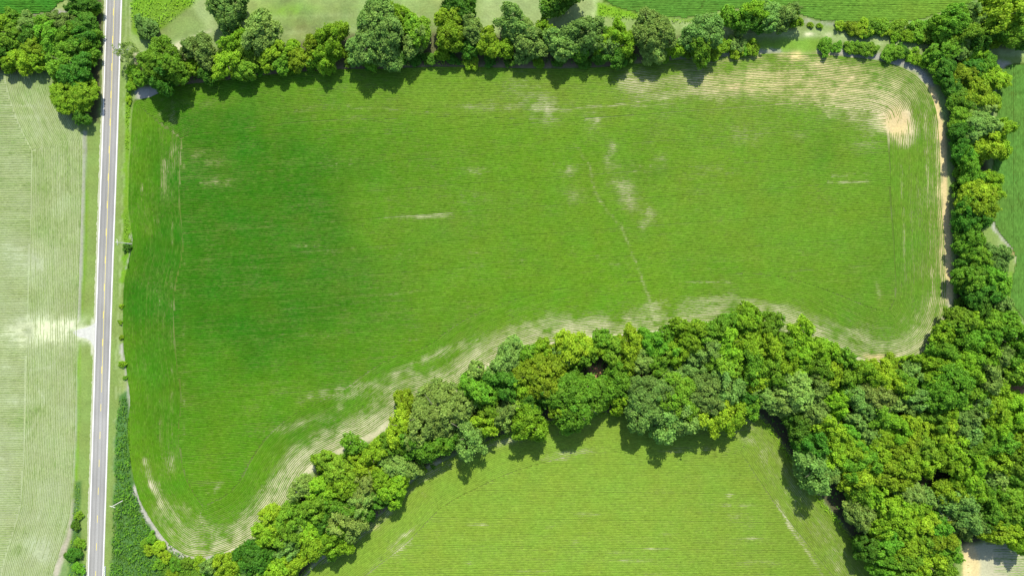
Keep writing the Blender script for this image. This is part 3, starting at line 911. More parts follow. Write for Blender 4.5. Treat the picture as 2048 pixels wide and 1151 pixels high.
FW = (x0 + 4, y0 + 4, x1 - 4, y1 - 4)
bb = WA([(230, 1130), (1910, 95)])
build_crop('soybean_crop', field_rows(MAIN, 29, 0.075, (bb[0, 0], bb[0, 1], bb[1, 0], bb[1, 1])), col_main, 0.24, 1.12,
           'dark green soybean rows filling the big field beside the road')
bb = WA([(560, 1250), (1830, 810)])
build_crop('soybean_crop', field_rows(SOUTH, 22, -0.015, (bb[0, 0], bb[0, 1], bb[1, 0], bb[1, 1])),
           lambda px, py, c, n: (np.array((0.103, 0.168, 0.018)) * (1 - 0.25 * np.clip((px - 1300) / 500, 0, 1))[:, None] + np.array((0.05, 0.03, 0.02)) * (1 - c)[:, None]) * jit(n), 0.22, 1.12,
           'light green soybean rows in the field below the wood')
bb = WA([(-150, 1270), (185, 140)])
WEST_ROWS = [(-220, 40), (100, 40)] + WEST[3:]
build_crop('soybean_crop', field_rows(WEST_ROWS, 29, -0.012, (bb[0, 0], bb[0, 1], bb[1, 0], bb[1, 1])),
           lambda px, py, c, n: (np.array((0.138, 0.178, 0.064)) - np.array((0.070, 0.05, 0.045)) * np.clip(c - 0.5, 0, 1)[:, None]) * jit(n), 0.16, 0.95,
           'thin pale young crop rows in the field left of the road')
bb = WA([(1195, 60), (2000, -120)])
build_crop('soybean_crop', field_rows(NEAST, 0, 0.02, (bb[0, 0], bb[0, 1], bb[1, 0], bb[1, 1])),
           lambda px, py, c, n: (np.array((0.050, 0.124, 0.016)) + np.array((0.028, 0.026, 0.0)) * np.clip((px - 1500) / 350, 0, 1)[:, None]) * jit(n, 0.12), 0.32, 1.25,
           'closed bluish green soybean canopy above the farm track')
bb = WA([(1975, 700), (2190, 110)])
build_crop('soybean_crop', field_rows(EAST, 0, 400.0, (bb[0, 0], bb[0, 1], bb[1, 0], bb[1, 1])),
           lambda px, py, c, n: np.array((0.056, 0.128, 0.020)) * jit(n, 0.10), 0.32, 1.2,
           'closed bluish green soybean canopy right of the tree strip')
bb = WA([(-190, 40), (160, -130)])
build_crop('soybean_crop', field_rows(NWEST, 0, 0.0, (bb[0, 0], bb[0, 1], bb[1, 0], bb[1, 1])),
           lambda px, py, c, n: np.array((0.034, 0.125, 0.012)) * jit(n, 0.14), 0.5, 1.1,
           'dense green crop beyond the wood left of the road')
bb = WA([(1920, 1250), (2190, 1060)])
build_crop('soybean_crop', field_rows(SCORN, 0, 0.02, (bb[0, 0], bb[0, 1], bb[1, 0], bb[1, 1])),
           lambda px, py, c, n: np.array((0.120, 0.190, 0.045)) * jit(n, 0.14), 0.3, 0.9,
           'sparse pale rows on bare soil below the big wood')


# ------------------------------------------------------------------ foliage prototypes
def quads(cen, nrm, size, r, aspect=1.5):
    """leaf sprays: one bent quad (two triangles) each, at cen, facing nrm"""
    n = len(cen)
    nrm = nrm / (np.linalg.norm(nrm, axis=1)[:, None] + 1e-9)
    a = r.normal(size=(n, 3))
    t = np.cross(nrm, a)
    t /= np.linalg.norm(t, axis=1)[:, None] + 1e-9
    b = np.cross(nrm, t)
    s = (size * (0.6 + 0.8 * r.random(n)))[:, None]
    l = t * s * aspect * 0.5
    w = b * s * 0.5
    v = np.stack([cen - l, cen + w * (0.8 + 0.4 * r.random((n, 1))) - nrm * s * 0.12, cen + l, cen - w * (0.8 + 0.4 * r.random((n, 1))) - nrm * s * 0.12], 1).reshape(-1, 3)
    f = np.arange(4 * n).reshape(n, 4)
    return v, f


def make_crown(seed, R, H, zlow, clump, per, leaf, dens=1.0, lob=0.22, spiky=0.0):
    r = np.random.default_rng(seed)
    zc = zlow + (H - zlow) * 0.45
    hz_up, hz_dn = H - zc, zc - zlow
    ncl = int(dens * 1.15 * (R * R * 1.0 + R * hz_up) * 2.2 / (clump * clump))
    ph = r.random(6) * 6.28
    nb = int(9 + R * 1.1)
    br = r.normal(size=(nb, 3))
    br[:, 2] = np.abs(br[:, 2]) * 0.9 - 0.15
    br /= np.linalg.norm(br, axis=1)[:, None]
    bs = 0.8 + 0.25 * r.random(nb)
    sharp = 4.0 + 0.5 * R
    cs = []
    k = 0
    while len(cs) < ncl and k < ncl * 40:
        k += 1
        d = r.normal(size=3)
        d /= np.linalg.norm(d)
        if d[2] < -0.55:
            continue
        a = math.atan2(d[1], d[0])
        lobe = 1 + lob * (math.sin(2 * a + ph[0]) * 0.4 + math.sin(3 * a + ph[1]) * 0.5 + math.sin(5 * a + ph[2]) * 0.4) + lob * 0.5 * math.sin(4 * d[2] + ph[3] + 2 * a)
        rad = lobe * (0.74 + 0.24 * float((bs * np.exp(sharp * (br @ d - 1))).max()) + 0.14 * r.random())
        if r.random() < 0.22:
            rad *= 0.45 + 0.4 * r.random()
        p = np.array([d[0] * R * rad, d[1] * R * rad, zc + d[2] * (hz_up if d[2] > 0 else hz_dn) * rad])
        rc = clump * (0.65 + 0.7 * r.random())
        if any(np.linalg.norm(p - c[0]) < 0.62 * (rc + c[1]) * 0.75 for c in cs):
            continue
        cs.append((p, rc, d))
    V, F, T = [], [], []
    base = 0
    for p, rc, d in cs:
        n = max(10, int(per * (rc / clump) ** 2))
        u = r.normal(size=(n, 3))
        u /= np.linalg.norm(u, axis=1)[:, None]
        u = u + 0.45 * d + np.array([0, 0, 0.40])
        u /= np.linalg.norm(u, axis=1)[:, None]
        rr = rc * (0.40 + 0.75 * r.random(n) ** 0.7)
        if spiky:
            rr *= 1 + spiky * r.random(n) ** 3
        cen = p + u * rr[:, None] * np.array([1.1, 1.1, 0.8])
        nr = u * 0.7 + np.array([0, 0, 0.45]) + r.normal(size=(n, 3)) * 0.55
        v, f = quads(cen, nr, np.full(n, leaf), r)
        tone = 1.0 + r.normal(0, 0.09) + r.normal(0, 0.10, n)
        hue = np.clip(0.5 + r.normal(0, 0.18) + r.normal(0, 0.12, n), 0, 1)
        V.append(v)
        F.append(f + base)
        T.append(np.repeat(np.stack([tone, hue, tone * 0], 1), 4, 0))
        base += len(v)
    return new_mesh('crown', np.concatenate(V), np.concatenate(F), LEAF['M'], np.concatenate(T))


def tube(path, radii, sides=6):
    path = np.asarray(path, float)
    V, F = [], []
    for i, (p, ra) in enumerate(zip(path, radii)):
        t = path[min(i + 1, len(path) - 1)] - path[max(i - 1, 0)]
        t = t / (np.linalg.norm(t) + 1e-9)
        a = np.cross(t, (0.31, 0.95, 0.05))
        a /= np.linalg.norm(a) + 1e-9
        b = np.cross(t, a)
        for s in range(sides):
            w = 2 * math.pi * s / sides
            V.append(p + ra * (math.cos(w) * a + math.sin(w) * b))
    for i in range(len(path) - 1):
        for s in range(sides):
            s2 = (s + 1) % sides
            F.append((i * sides + s, i * sides + s2, (i + 1) * sides + s2, (i + 1) * sides + s))
    m = len(V)
    V += [path[0], path[-1]]
    for s in range(sides):
        s2 = (s + 1) % sides
        F.append((m, m, s2, s))
    return np.array(V), np.array([f if f[0] != f[1] else (m, s_, s__, m) for f, s_, s__ in [(f, f[2], f[3]) for f in F]])


def make_trunk(seed, R, H, limbs, mat, twigs=0, rad=None):
    r = np.random.default_rng(seed)
    rad = rad or 0.032 * H
    V, F = [], []
    base = 0

    def add(path, radii, sides=6):
        nonlocal base
        path = np.asarray(path)
        n = len(path)
        v, f = tube(path, radii, sides)
        f = f[:(n - 1) * sides]
        V.append(v)
        F.append(f + base)
        base += len(v)
    zs = np.linspace(-0.15, H * 0.80, 7)
    wob = np.cumsum(r.normal(0, 0.04 * H / 7, (7, 2)), 0)
    wob -= wob[0]
    stem = np.c_[wob, zs]
    add(stem, [rad * 1.35] + list(rad * np.linspace(1.0, 0.22, 6)), 8)
    for k in range(limbs):
        i = 2 + k % 4
        a = 2.4 * k + r.random()
        L = R * (0.55 + 0.4 * r.random())
        s = stem[i]
        d = np.array([math.cos(a), math.sin(a), 0.0])
        pts = [s, s + d * L * 0.35 + [0, 0, L * 0.22], s + d * L * 0.7 + [0, 0, L * 0.5] + r.normal(0, 0.1, 3), s + d * L + [0, 0, L * 0.62] + r.normal(0, 0.15, 3)]
        add(pts, rad * np.array([0.5, 0.38, 0.24, 0.08]), 5)
        for t in range(twigs):
            b = pts[1 + t % 3]
            a2 = a + r.normal(0, 0.9)
            l2 = L * (0.25 + 0.4 * r.random())
            e = b + np.array([math.cos(a2), math.sin(a2), 0.35 + 0.5 * r.random()]) * l2
            add([b, (b + e) / 2 + r.normal(0, 0.08, 3), e], rad * np.array([0.2, 0.13, 0.05]), 4)
    return new_mesh('trunk', np.concatenate(V), np.concatenate(F), mat, None, True)


PROTO = {
    'big': [(make_crown(100 + i, 10, 15, 3.0, 1.15, 88, 0.54, 1.0, 0.22, 0.35), make_trunk(200 + i, 10, 15, 9, M_BARK), 10.0, 15.0) for i in range(4)],
    'mid': [(make_crown(300 + i, 5.5, 11, 2.2, (0.95, 1.1, 0.85, 1.0)[i % 4], 84, 0.48, 1.0, (0.25, 0.42, 0.34)[i % 3], (0.3, 0.6)[i % 3 == 1]), make_trunk(400 + i, 5.5, 11, 7, M_BARK), 5.5, 11.0) for i in range(9)],
    'bush': [(make_crown(500 + i, 2.6, 3.6, 0.25, 0.75, 70, 0.34, 1.0, 0.3), make_trunk(600 + i, 2.6, 3.6, 6, M_BARK, rad=0.09), 2.6, 3.6) for i in range(5)],
    'sparse': [(make_crown(700 + i, 5.5, 11, 3.0, 0.8, 40, 0.36, 0.30, 0.35, 0.6), make_trunk(800 + i, 6.0, 12.5, 11, M_DEADBARK, twigs=5, rad=0.22), 5.5, 11.0) for i in range(2)],
}

ORD = ['', 'first', 'second', 'third', 'fourth', 'fifth', 'sixth', 'seventh', 'eighth', 'ninth', 'tenth', 'eleventh', 'twelfth', 'thirteenth',
       'fourteenth', 'fifteenth', 'sixteenth', 'seventeenth', 'eighteenth', 'nineteenth', 'twentieth', 'twenty-first', 'twenty-second',
       'twenty-third', 'twenty-fourth', 'twenty-fifth', 'twenty-sixth', 'twenty-seventh', 'twenty-eighth', 'twenty-ninth', 'thirtieth']


PLAN = []


def plant(px, py, rpx, cls, label, group, extra_h=0.0, sparse=False):
    PLAN.append((px, py, rpx, cls, label, group, extra_h, sparse))


def place(px, py, rpx, cls, label, group, extra_h, sparse, into=None):
    """a tree whose crown is seen at pixel (px, py) of the plan: stand it where that crown's height puts it"""
    bush = cls.islower()
    c = cls.upper()
    r = rpx * S
    if sparse:
        kind, h = 'sparse', 10.5
    elif bush:
        kind, h = 'bush', max(0.7, r * 1.0)
    elif r < 8.0:
        kind, h = 'mid', 4.6 + r * 1.15 + extra_h
    else:
        kind, h = 'big', 7.5 + r * 0.72 + extra_h
    h *= 0.94 + 0.12 * random.random()
    zc = 0.6 * h
    f = (H_CAM - zc) / H_CAM
    wx, wy = W(px, py)
    wx, wy = wx * f, wy * f
    crown, trunk, R, H = random.choice(PROTO[kind])
    k = r * f / R * 0.96
    if into is not None:                # one of the many small crowns past the limit: real leaves, joined
        nv_ = len(crown.vertices)
        co = np.empty(nv_ * 3, np.float32)
        crown.vertices.foreach_get('co', co)
        tn = np.empty(nv_ * 4, np.float32)
        crown.color_attributes['tint'].data.foreach_get('color', tn)
        co = co.reshape(-1, 4, 3)[::3]
        mid_ = co.mean(1, keepdims=True)
        co = (mid_ + (co - mid_) * 1.5).reshape(-1, 3)
        tn = tn.reshape(-1, 4, 4)[::3].reshape(-1, 4)[:, :3]
        a = random.random() * 6.28
        xy = co[:, :2] @ np.array(((math.cos(a), math.sin(a)), (-math.sin(a), math.cos(a)))) * k
        into.setdefault(c, []).append((np.c_[xy + (wx, wy), co[:, 2] * h / H], tn * (1 + random.uniform(-0.15, 0.15), 1, 1)))
        return
    root = bpy.data.objects.new('dead_tree' if sparse else 'bush' if bush else 'tree', None)
    COL.objects.link(root)
    root.empty_display_size = 0.5
    qx, qy = PX(np.array([wx]), np.array([wy]))
    root.location = (wx, wy, float(sample(gz, qx, qy)[0]) - 0.02)
    root.rotation_euler = (random.gauss(0, 0.05), random.gauss(0, 0.05), random.random() * 6.28)
    el_ = random.uniform(-0.16, 0.16)
    root.scale = (k * (1 + el_), k * (1 - el_), h / H)
    root['label'] = label
    root['category'] = 'bush' if bush else 'tree'
    if group:
        root['group'] = group
    cr = link('crown', crown, root)
    cr.material_slots[0].link = 'OBJECT'
    cr.material_slots[0].material = LEAF[c]
    link('trunk', trunk, root)
    return root


def size_word(rpx, bush):
    if bush:
        return 'tiny' if rpx < 8 else 'small' if rpx < 14 else 'wide'
    return 'small' if rpx < 17 else 'mid-sized' if rpx < 27 else 'broad' if rpx < 38 else 'very broad'


def zone(trees, group, ang, breaks, names, frm, extra_h=0.0):
    """label the trees of a hedge or wood by their row and their place in it"""
    a = math.radians(ang)
    rows = {}
    for t in trees:
        u = t[0] * math.cos(a) + t[1] * math.sin(a)
        v = -t[0] * math.sin(a) + t[1] * math.cos(a)
        rows.setdefault(sum(v > b for b in breaks), []).append((u, t))
    for k, lst in rows.items():
        for kind in (True, False):
            sub = sorted([x for x in lst if x[1][3].islower() == kind])
            if frm == 'right':
                sub = sub[::-1]
            for i, (_, (px, py, r, cls)) in enumerate(sub):
                b = cls.islower()
                lab = f"{size_word(r, b)} {LOOK[cls.upper()]} {'bush' if b else 'tree'}, {ORD[i + 1]} from {frm} {names[k]}"
                plant(px, py, r, cls, lab, group if not b else group.replace('trees', 'bushes'), extra_h(px, py) if callable(extra_h) else extra_h)


# ------------------------------------------------------------------ trees (crown centre and radius in pixels of the plan)
NW_T = [(9, 47, 18, 'L'), (31, 41, 17, 'M'), (59, 50, 20, 'G'), (91, 47, 18, 'M'), (125, 44, 20, 'G'), (175, 9, 22, 'D'), (194, 22, 12, 'L'), (150, 20, 14, 'D'), (172, 47, 24, 'D'), (193, 64, 14, 'M'),
        (25, 75, 22, 'M'), (62, 75, 20, 'D'), (97, 75, 24, 'M'), (137, 70, 22, 'M'), (166, 77, 22, 'D'), (156, 98, 26, 'M'), (184, 110, 18, 'M'), (72, 97, 23, 'L'), (41, 119, 20, 'L'), (9, 106, 16, 'D'),
        (78, 118, 18, 'L'), (106, 114, 18, 'M'), (19, 127, 14, 'L'), (128, 127, 26, 'M'), (160, 146, 30, 'D'), (-30, 60, 24, 'M'), (-26, 105, 24, 'M'), (-70, 70, 24, 'L'), (195, 90, 12, 'M')]
NW_T = [(x - 8 if x > 150 else x, y, r_, c_) for x, y, r_, c_ in NW_T]
zone(NW_T, 'trees in the wood left of the road', 0, [32, 58, 88, 111], [
    'at the top of the wood by the road', 'in the top row of the roadside wood', 'in the middle row of the roadside wood',
    'in the lower row of the roadside wood', 'along the bottom edge of the roadside wood'], 'right', lambda x, y: -4.2 if x > 162 else -2.2)
plant(146, 188, 42, 'L', 'very broad two-lobed bright yellow-green tree hanging over the pale field beside the road', 'trees in the wood left of the road', -6.0)
plant(163, 236, 14, 'D', 'dark green small tree under the big yellow-green crown beside the road', 'trees in the wood left of the road', -2.5)

HEDGE = [
    ([(282, 158, 14, 'M'), (325, 124, 41, 'M'), (328, 160, 25, 'D'), (385, 135, 17, 'L'), (400, 102, 29, 'G'), (421, 124, 17, 'G'), (413, 147, 16, 'D'),
      (266, 142, 12, 'l'), (262, 172, 9, 'l'), (258, 200, 6, 'l'), (420, 160, 8, 'm'), (300, 150, 12, 'm'), (365, 160, 10, 'l'), (272, 158, 9, 'l')], 'in the hedge end beside the road'),
    ([(455, 125, 26, 'L'), (470, 88, 22, 'L'), (522, 68, 35, 'G'), (500, 105, 25, 'M'), (540, 112, 22, 'L'), (488, 138, 22, 'M'), (564, 130, 17, 'M'), (586, 100, 17, 'L'), (602, 122, 20, 'L'),
      (626, 92, 20, 'L'), (665, 80, 28, 'L'), (655, 113, 24, 'L'), (632, 122, 14, 'M'), (445, 148, 9, 'l'), (520, 140, 9, 'm'), (580, 140, 9, 'l'), (625, 132, 9, 'm'), (470, 150, 8, 'm')], 'in hedge left of the great crown'),
    ([(722, 96, 26, 'G'), (772, 96, 30, 'G'), (800, 28, 21, 'L'), (834, 62, 28, 'M'), (829, 87, 24, 'G'), (745, 110, 22, 'M'), (795, 112, 18, 'D'), (700, 118, 12, 'm'), (740, 128, 10, 'd'), (785, 128, 11, 'd'), (830, 118, 12, 'd'), (860, 118, 12, 'd')],
     'in hedge round the great crown'),
    ([(899, 42, 26, 'L'), (899, 72, 27, 'L'), (884, 107, 13, 'L'), (946, 62, 24, 'G'), (977, 87, 24, 'L'), (1030, 48, 30, 'G'), (1058, 82, 28, 'G'), (1010, 97, 17, 'L'), (1053, 107, 18, 'G'), (1088, 62, 18, 'L'), (940, 95, 18, 'D'),
      (940, 121, 14, 'l'), (905, 118, 10, 'd'), (980, 118, 11, 'd'), (1077, 126, 10, 'l'), (1020, 120, 11, 'd')], 'in hedge below the dark meadow tree'),
    ([(1121, 90, 29, 'G'), (1165, 68, 33, 'G'), (1197, 88, 17, 'L'), (1160, 100, 20, 'M'), (1234, 70, 20, 'L'), (1252, 86, 20, 'L'), (1221, 92, 17, 'G'), (1235, 114, 18, 'D'), (1205, 110, 16, 'D'),
      (1168, 125, 12, 'd'), (1120, 120, 11, 'd'), (1213, 60, 7, 'm'), (1260, 116, 10, 'd')], 'in hedge below the weedy corner'),
    ([(1306, 68, 38, 'G'), (1303, 98, 25, 'G'), (1353, 97, 16, 'L'), (1406, 66, 34, 'G'), (1400, 94, 25, 'M'), (1330, 112, 10, 'l'), (1447, 94, 14, 'l'), (1475, 85, 15, 'g'), (1506, 96, 12, 'l'), (1425, 109, 11, 'l'), (1472, 105, 11, 'l'), (1375, 105, 10, 'm'), (1490, 100, 9, 'm')],
     'in hedge by the farm track'),
]
for lst, nm in HEDGE:
    zone(lst, 'trees of the long hedge above the big field', 0, [95], [nm + ', back row', nm + ', front row'], 'left', lambda x, y: 1.5 if abs(x - 325) < 9 else -0.4 if y < 95 else -2.0)
plant(758, 62, 52, 'G', 'great pale grey-green crown standing highest in the long hedge', 'trees of the long hedge above the big field', 0.5)
plant(912, 6, 28, 'D', 'dark green tree at the meadow edge behind the hedge', 'trees standing in the meadow')
plant(938, 18, 15, 'D', 'small dark green tree touching the dark tree at the meadow edge', 'trees standing in the meadow')
plant(1122, -8, 32, 'D', 'lone dark green tree on pale mown meadow near the farm track', 'trees standing in the meadow')
plant(457, 13, 38, 'G', 'lone broad grey-green tree on the meadow above the hedge', 'trees standing in the meadow')
plant(294, 57, 19, 'g', 'grey-green bush alone among lush weeds near the road', 'bushes in the meadow')
plant(252, 107, 20, 'G', 'thin half-dead grey tree leaning out over the road edge', None, 0, True)

zone([(1516, 20, 25, 'L'), (1460, 36, 18, 'M'), (1490, 42, 18, 'D'), (1538, 32, 26, 'G'), (1569, 32, 22, 'G'), (1587, 40, 14, 'L'), (1544, 50, 14, 'G'), (1515, 46, 16, 'D')], 'trees of the clump by the farm track', 0, [],
     ['in the clump above the farm track'], 'left', -1)
zone([(1681, 52, 9, 'l'), (1706, 56, 13, 'l'), (1745, 54, 14, 'm'), (1760, 52, 14, 'm'), (1728, 57, 14, 'l'), (1772, 62, 10, 'l'), (1796, 53, 14, 'm'), (1815, 72, 11, 'l'), (1790, 72, 9, 'l'), (1833, 60, 15, 'm'), (1848, 58, 14, 'm'), (1862, 68, 15, 'm'), (1838, 76, 10, 'l'), (1640, 52, 5, 'l'), (1622, 50, 5, 'l')], 'bushes above the farm track', 0, [],
     ['in the bush row above the farm track'], 'left')
zone([(1882, 56, 20, 'M'), (1909, 48, 27, 'M'), (1931, 64, 24, 'M'), (1953, 34, 22, 'G'), (2000, 25, 36, 'L'), (2037, 56, 28, 'M'), (2030, 6, 24, 'L'), (1955, 82, 18, 'D'), (1980, 56, 22, 'D'), (2010, 66, 18, 'M'), (2044, 86, 14, 'D'), (2075, 30, 30, 'M'), (1987, 82, 13, 'l')],
     'trees at the top right corner', 0, [45], ['in back row above the track end', 'in front row above the track end'], 'left')
zone([(1651, 91, 13, 'm'), (1674, 95, 9, 'm'), (1700, 95, 10, 'm'), (1726, 97, 13, 'm'), (1740, 99, 12, 'm'), (1715, 98, 9, 'm'), (1778, 106, 13, 'm'), (1793, 105, 14, 'm'), (1806, 103, 11, 'd'), (1828, 113, 12, 'l'), (1842, 122, 11, 'l')], 'bushes below the farm track', 0, [],
     ['in the bush row below the track'], 'left')

STRIP = [(1884, 100, 26, 'M'), (1912, 94, 22, 'G'), (1953, 103, 20, 'L'), (1856, 119, 18, 'M'), (1878, 135, 24, 'D'), (1871, 156, 12, 'M'), (1915, 150, 20, 'L'), (1968, 131, 22, 'M'), (1984, 156, 24, 'L'), (1946, 138, 22, 'D'),
         (1956, 188, 28, 'L'), (1915, 200, 22, 'M'), (1981, 203, 18, 'L'), (1895, 178, 18, 'D'), (1959, 218, 22, 'G'), (1959, 253, 28, 'G'), (1908, 235, 20, 'M'), (1912, 264, 22, 'D'), (2003, 260, 19, 'L'), (1972, 291, 26, 'L'), (2003, 300, 16, 'L'),
         (1912, 300, 20, 'D'), (1930, 322, 20, 'M'), (1934, 351, 22, 'M'), (1978, 365, 20, 'L'), (1940, 382, 28, 'L'), (1984, 386, 17, 'L'), (1959, 415, 27, 'L'), (1921, 404, 22, 'M'), (1916, 430, 22, 'D'), (1938, 440, 22, 'D'),
         (1931, 471, 24, 'M'), (1927, 496, 22, 'M'), (1955, 484, 16, 'M'), (1990, 518, 25, 'G'), (1955, 516, 24, 'M'), (1917, 524, 14, 'D'), (1938, 556, 28, 'M'), (1980, 548, 26, 'M'), (1996, 573, 22, 'M'), (1966, 588, 26, 'D'),
         (1900, 290, 8, 'm'), (1902, 318, 9, 'd'), (1903, 345, 8, 'm'), (1902, 372, 9, 'd'), (1904, 455, 9, 'm'), (1905, 480, 8, 'd'), (1907, 545, 9, 'd'), (1906, 575, 9, 'm'), (1908, 604, 9, 'd'), (1898, 240, 9, 'd'), (1896, 215, 8, 'm'), (1893, 265, 8, 'd'), (1940, 592, 22, 'D'), (2002, 606, 20, 'G'), (1962, 615, 22, 'D')]
STRIP = [(x + (11 if x < 1930 else 5 if x < 1950 else 0), y, r_, c_) for x, y, r_, c_ in STRIP]
zone(STRIP, 'trees of the strip right of the big field', 0, [112, 170, 225, 275, 335, 395, 450, 505, 560], [
    'at the track end of the right tree strip', 'in the strip just below its track end', 'in strip level with the sand patch', 'in strip level with the tan soil arc',
    'in strip below the tan soil arc', 'in strip level with narrow crop seam', 'in strip level with the twin crowns', 'in the strip beside the grass corner', 'in strip level with the pale ditch bend',
    'at the lower end of the right strip'], 'left', lambda x, y: -3.4 if y < 245 else -1.0)

LOWER_T = [(812, 808, 22, 'L'), (803, 851, 30, 'L'), (851, 886, 36, 'M'), (935, 872, 30, 'G'), (905, 872, 18, 'D'), (709, 890, 20, 'M'), (751, 903, 24, 'L'), (783, 888, 22, 'M'), (796, 931, 26, 'P'), (825, 938, 16, 'P'), (648, 922, 18, 'L'), (677, 935, 30, 'M'),
           (722, 931, 22, 'L'), (645, 973, 24, 'L'), (690, 970, 26, 'L'), (729, 973, 26, 'P'), (767, 955, 26, 'L'), (787, 975, 26, 'L'), (803, 960, 18, 'L'), (608, 973, 22, 'P'), (725, 1004, 24, 'P'), (632, 1013, 26, 'M'), (684, 1018, 26, 'M'), (690, 1044, 30, 'P'),
           (765, 998, 18, 'D'), (580, 1035, 26, 'M'), (545, 1038, 24, 'L'), (535, 1064, 26, 'L'), (580, 1070, 28, 'M'), (604, 1051, 17, 'G'), (584, 1093, 24, 'G'), (626, 1064, 24, 'L'), (632, 1089, 28, 'L'), (667, 1080, 26, 'L'), (690, 1089, 16, 'L'), (667, 1102, 12, 'D'),
           (458, 1131, 28, 'L'), (432, 1130, 20, 'G'), (561, 1128, 28, 'L'), (588, 1126, 22, 'L'), (542, 1143, 20, 'L'), (506, 1146, 22, 'G'), (480, 1170, 28, 'M'), (530, 1176, 28, 'M'), (610, 1025, 20, 'M'), (655, 1045, 20, 'D'), (660, 1000, 18, 'M'), (735, 1030, 14, 'D'), (700, 1066, 16, 'P'),
           (896, 900, 8, 'l'), (848, 938, 5, 'l'), (866, 933, 4, 'm'), (590, 1000, 9, 'l'), (640, 935, 8, 'l'), (480, 1104, 9, 'l'), (400, 1128, 12, 'l'), (375, 1125, 10, 'm'), (415, 1140, 12, 'm')]
zone(LOWER_T, 'trees of the lower wood between the two crop fields', -42, [1060, 1100, 1135, 1170, 1200], [
    'in the outermost row facing the big field', 'in lower wood, second row from field', 'in lower wood, third row from field', 'in lower wood, fourth row from field',
    'in lower wood, row nearest the gully', 'at light-field edge of lower wood'], 'left', 0.5)
plant(874, 824, 60, 'P', 'very broad round pale olive crown between the two crop fields', 'trees of the lower wood between the two crop fields', 0)
plant(511, 1111, 34, 'D', 'broad dark grey-green crown at the rounded corner of the big field', 'trees of the lower wood between the two crop fields', 0)

MID_T = [(955, 781, 33, 'M'), (1013, 720, 30, 'G'), (1006, 765, 30, 'D'), (1051, 710, 18, 'M'), (1084, 700, 18, 'L'), (1042, 773, 22, 'L'), (1142, 697, 32, 'L'), (1171, 694, 22, 'L'), (1135, 716, 22, 'G'), (1164, 716, 20, 'M'),
         (1122, 813, 24, 'L'), (1206, 796, 18, 'L'), (1238, 765, 28, 'M'), (1238, 800, 16, 'L'), (1235, 816, 12, 'L'), (1200, 681, 20, 'M'), (1222, 700, 24, 'M'), (1264, 687, 24, 'L'), (1300, 684, 22, 'M'), (1329, 694, 22, 'M'), (1348, 708, 22, 'L'), (1332, 667, 14, 'M'),
         (1254, 718, 24, 'L'), (1283, 722, 22, 'P'), (1319, 725, 24, 'M'), (1380, 671, 30, 'L'), (1374, 695, 25, 'L'), (1383, 730, 26, 'G'), (1351, 760, 26, 'G'), (1416, 671, 28, 'M'), (1448, 655, 26, 'M'), (1493, 645, 30, 'L'), (1538, 652, 24, 'M'),
         (1412, 703, 28, 'P'), (1451, 694, 30, 'L'), (1448, 731, 32, 'M'), (1496, 684, 30, 'L'), (1503, 723, 30, 'M'), (1541, 694, 28, 'L'), (1538, 739, 26, 'M'), (1499, 757, 24, 'L'), (1478, 770, 18, 'M'),
         (1303, 790, 42, 'G'), (1287, 820, 40, 'G'), (1351, 792, 44, 'M'), (1335, 836, 34, 'G'), (1403, 792, 44, 'G'), (1369, 833, 34, 'G'), (1429, 826, 32, 'L'), (1461, 834, 26, 'L'), (1448, 772, 34, 'G'),
         (981, 816, 22, 'M'), (971, 848, 24, 'L'), (1013, 816, 22, 'G'), (1006, 838, 18, 'P'), (1055, 803, 22, 'D'), (1055, 842, 32, 'L'), (1042, 818, 18, 'L'), (1490, 792, 22, 'D'), (1499, 814, 20, 'M'), (1535, 797, 24, 'G'), (1520, 765, 18, 'D'), (1090, 790, 20, 'D'), (1110, 728, 16, 'D'),
         (1100, 698, 9, 'l'), (1120, 686, 8, 'l'), (1240, 676, 8, 'l'), (1280, 668, 7, 'l')]
zone(MID_T, 'trees of the middle wood below the big field', 0, [680, 705, 735, 775, 812], [
    'in the top row of the middle wood', 'in the second row of the middle wood', 'in the third row of the middle wood', 'in middle wood, level with reddish soil', 'in middle wood, level with grey-green mass',
    'along light field below middle wood'], 'left', 1.0)
plant(952, 744, 19, 'P', 'narrow pale cone-shaped tree poking into the thin crop at the wood tip', 'trees of the middle wood below the big field', 2)
plant(1084, 752, 45, 'L', 'very broad brightest yellow-green crown in the middle wood', 'trees of the middle wood below the big field', 0.5)
plant(1158, 796, 55, 'M', 'very broad domed olive-green crown right of the brightest yellow-green crown', 'trees of the middle wood below the big field', 0.5)

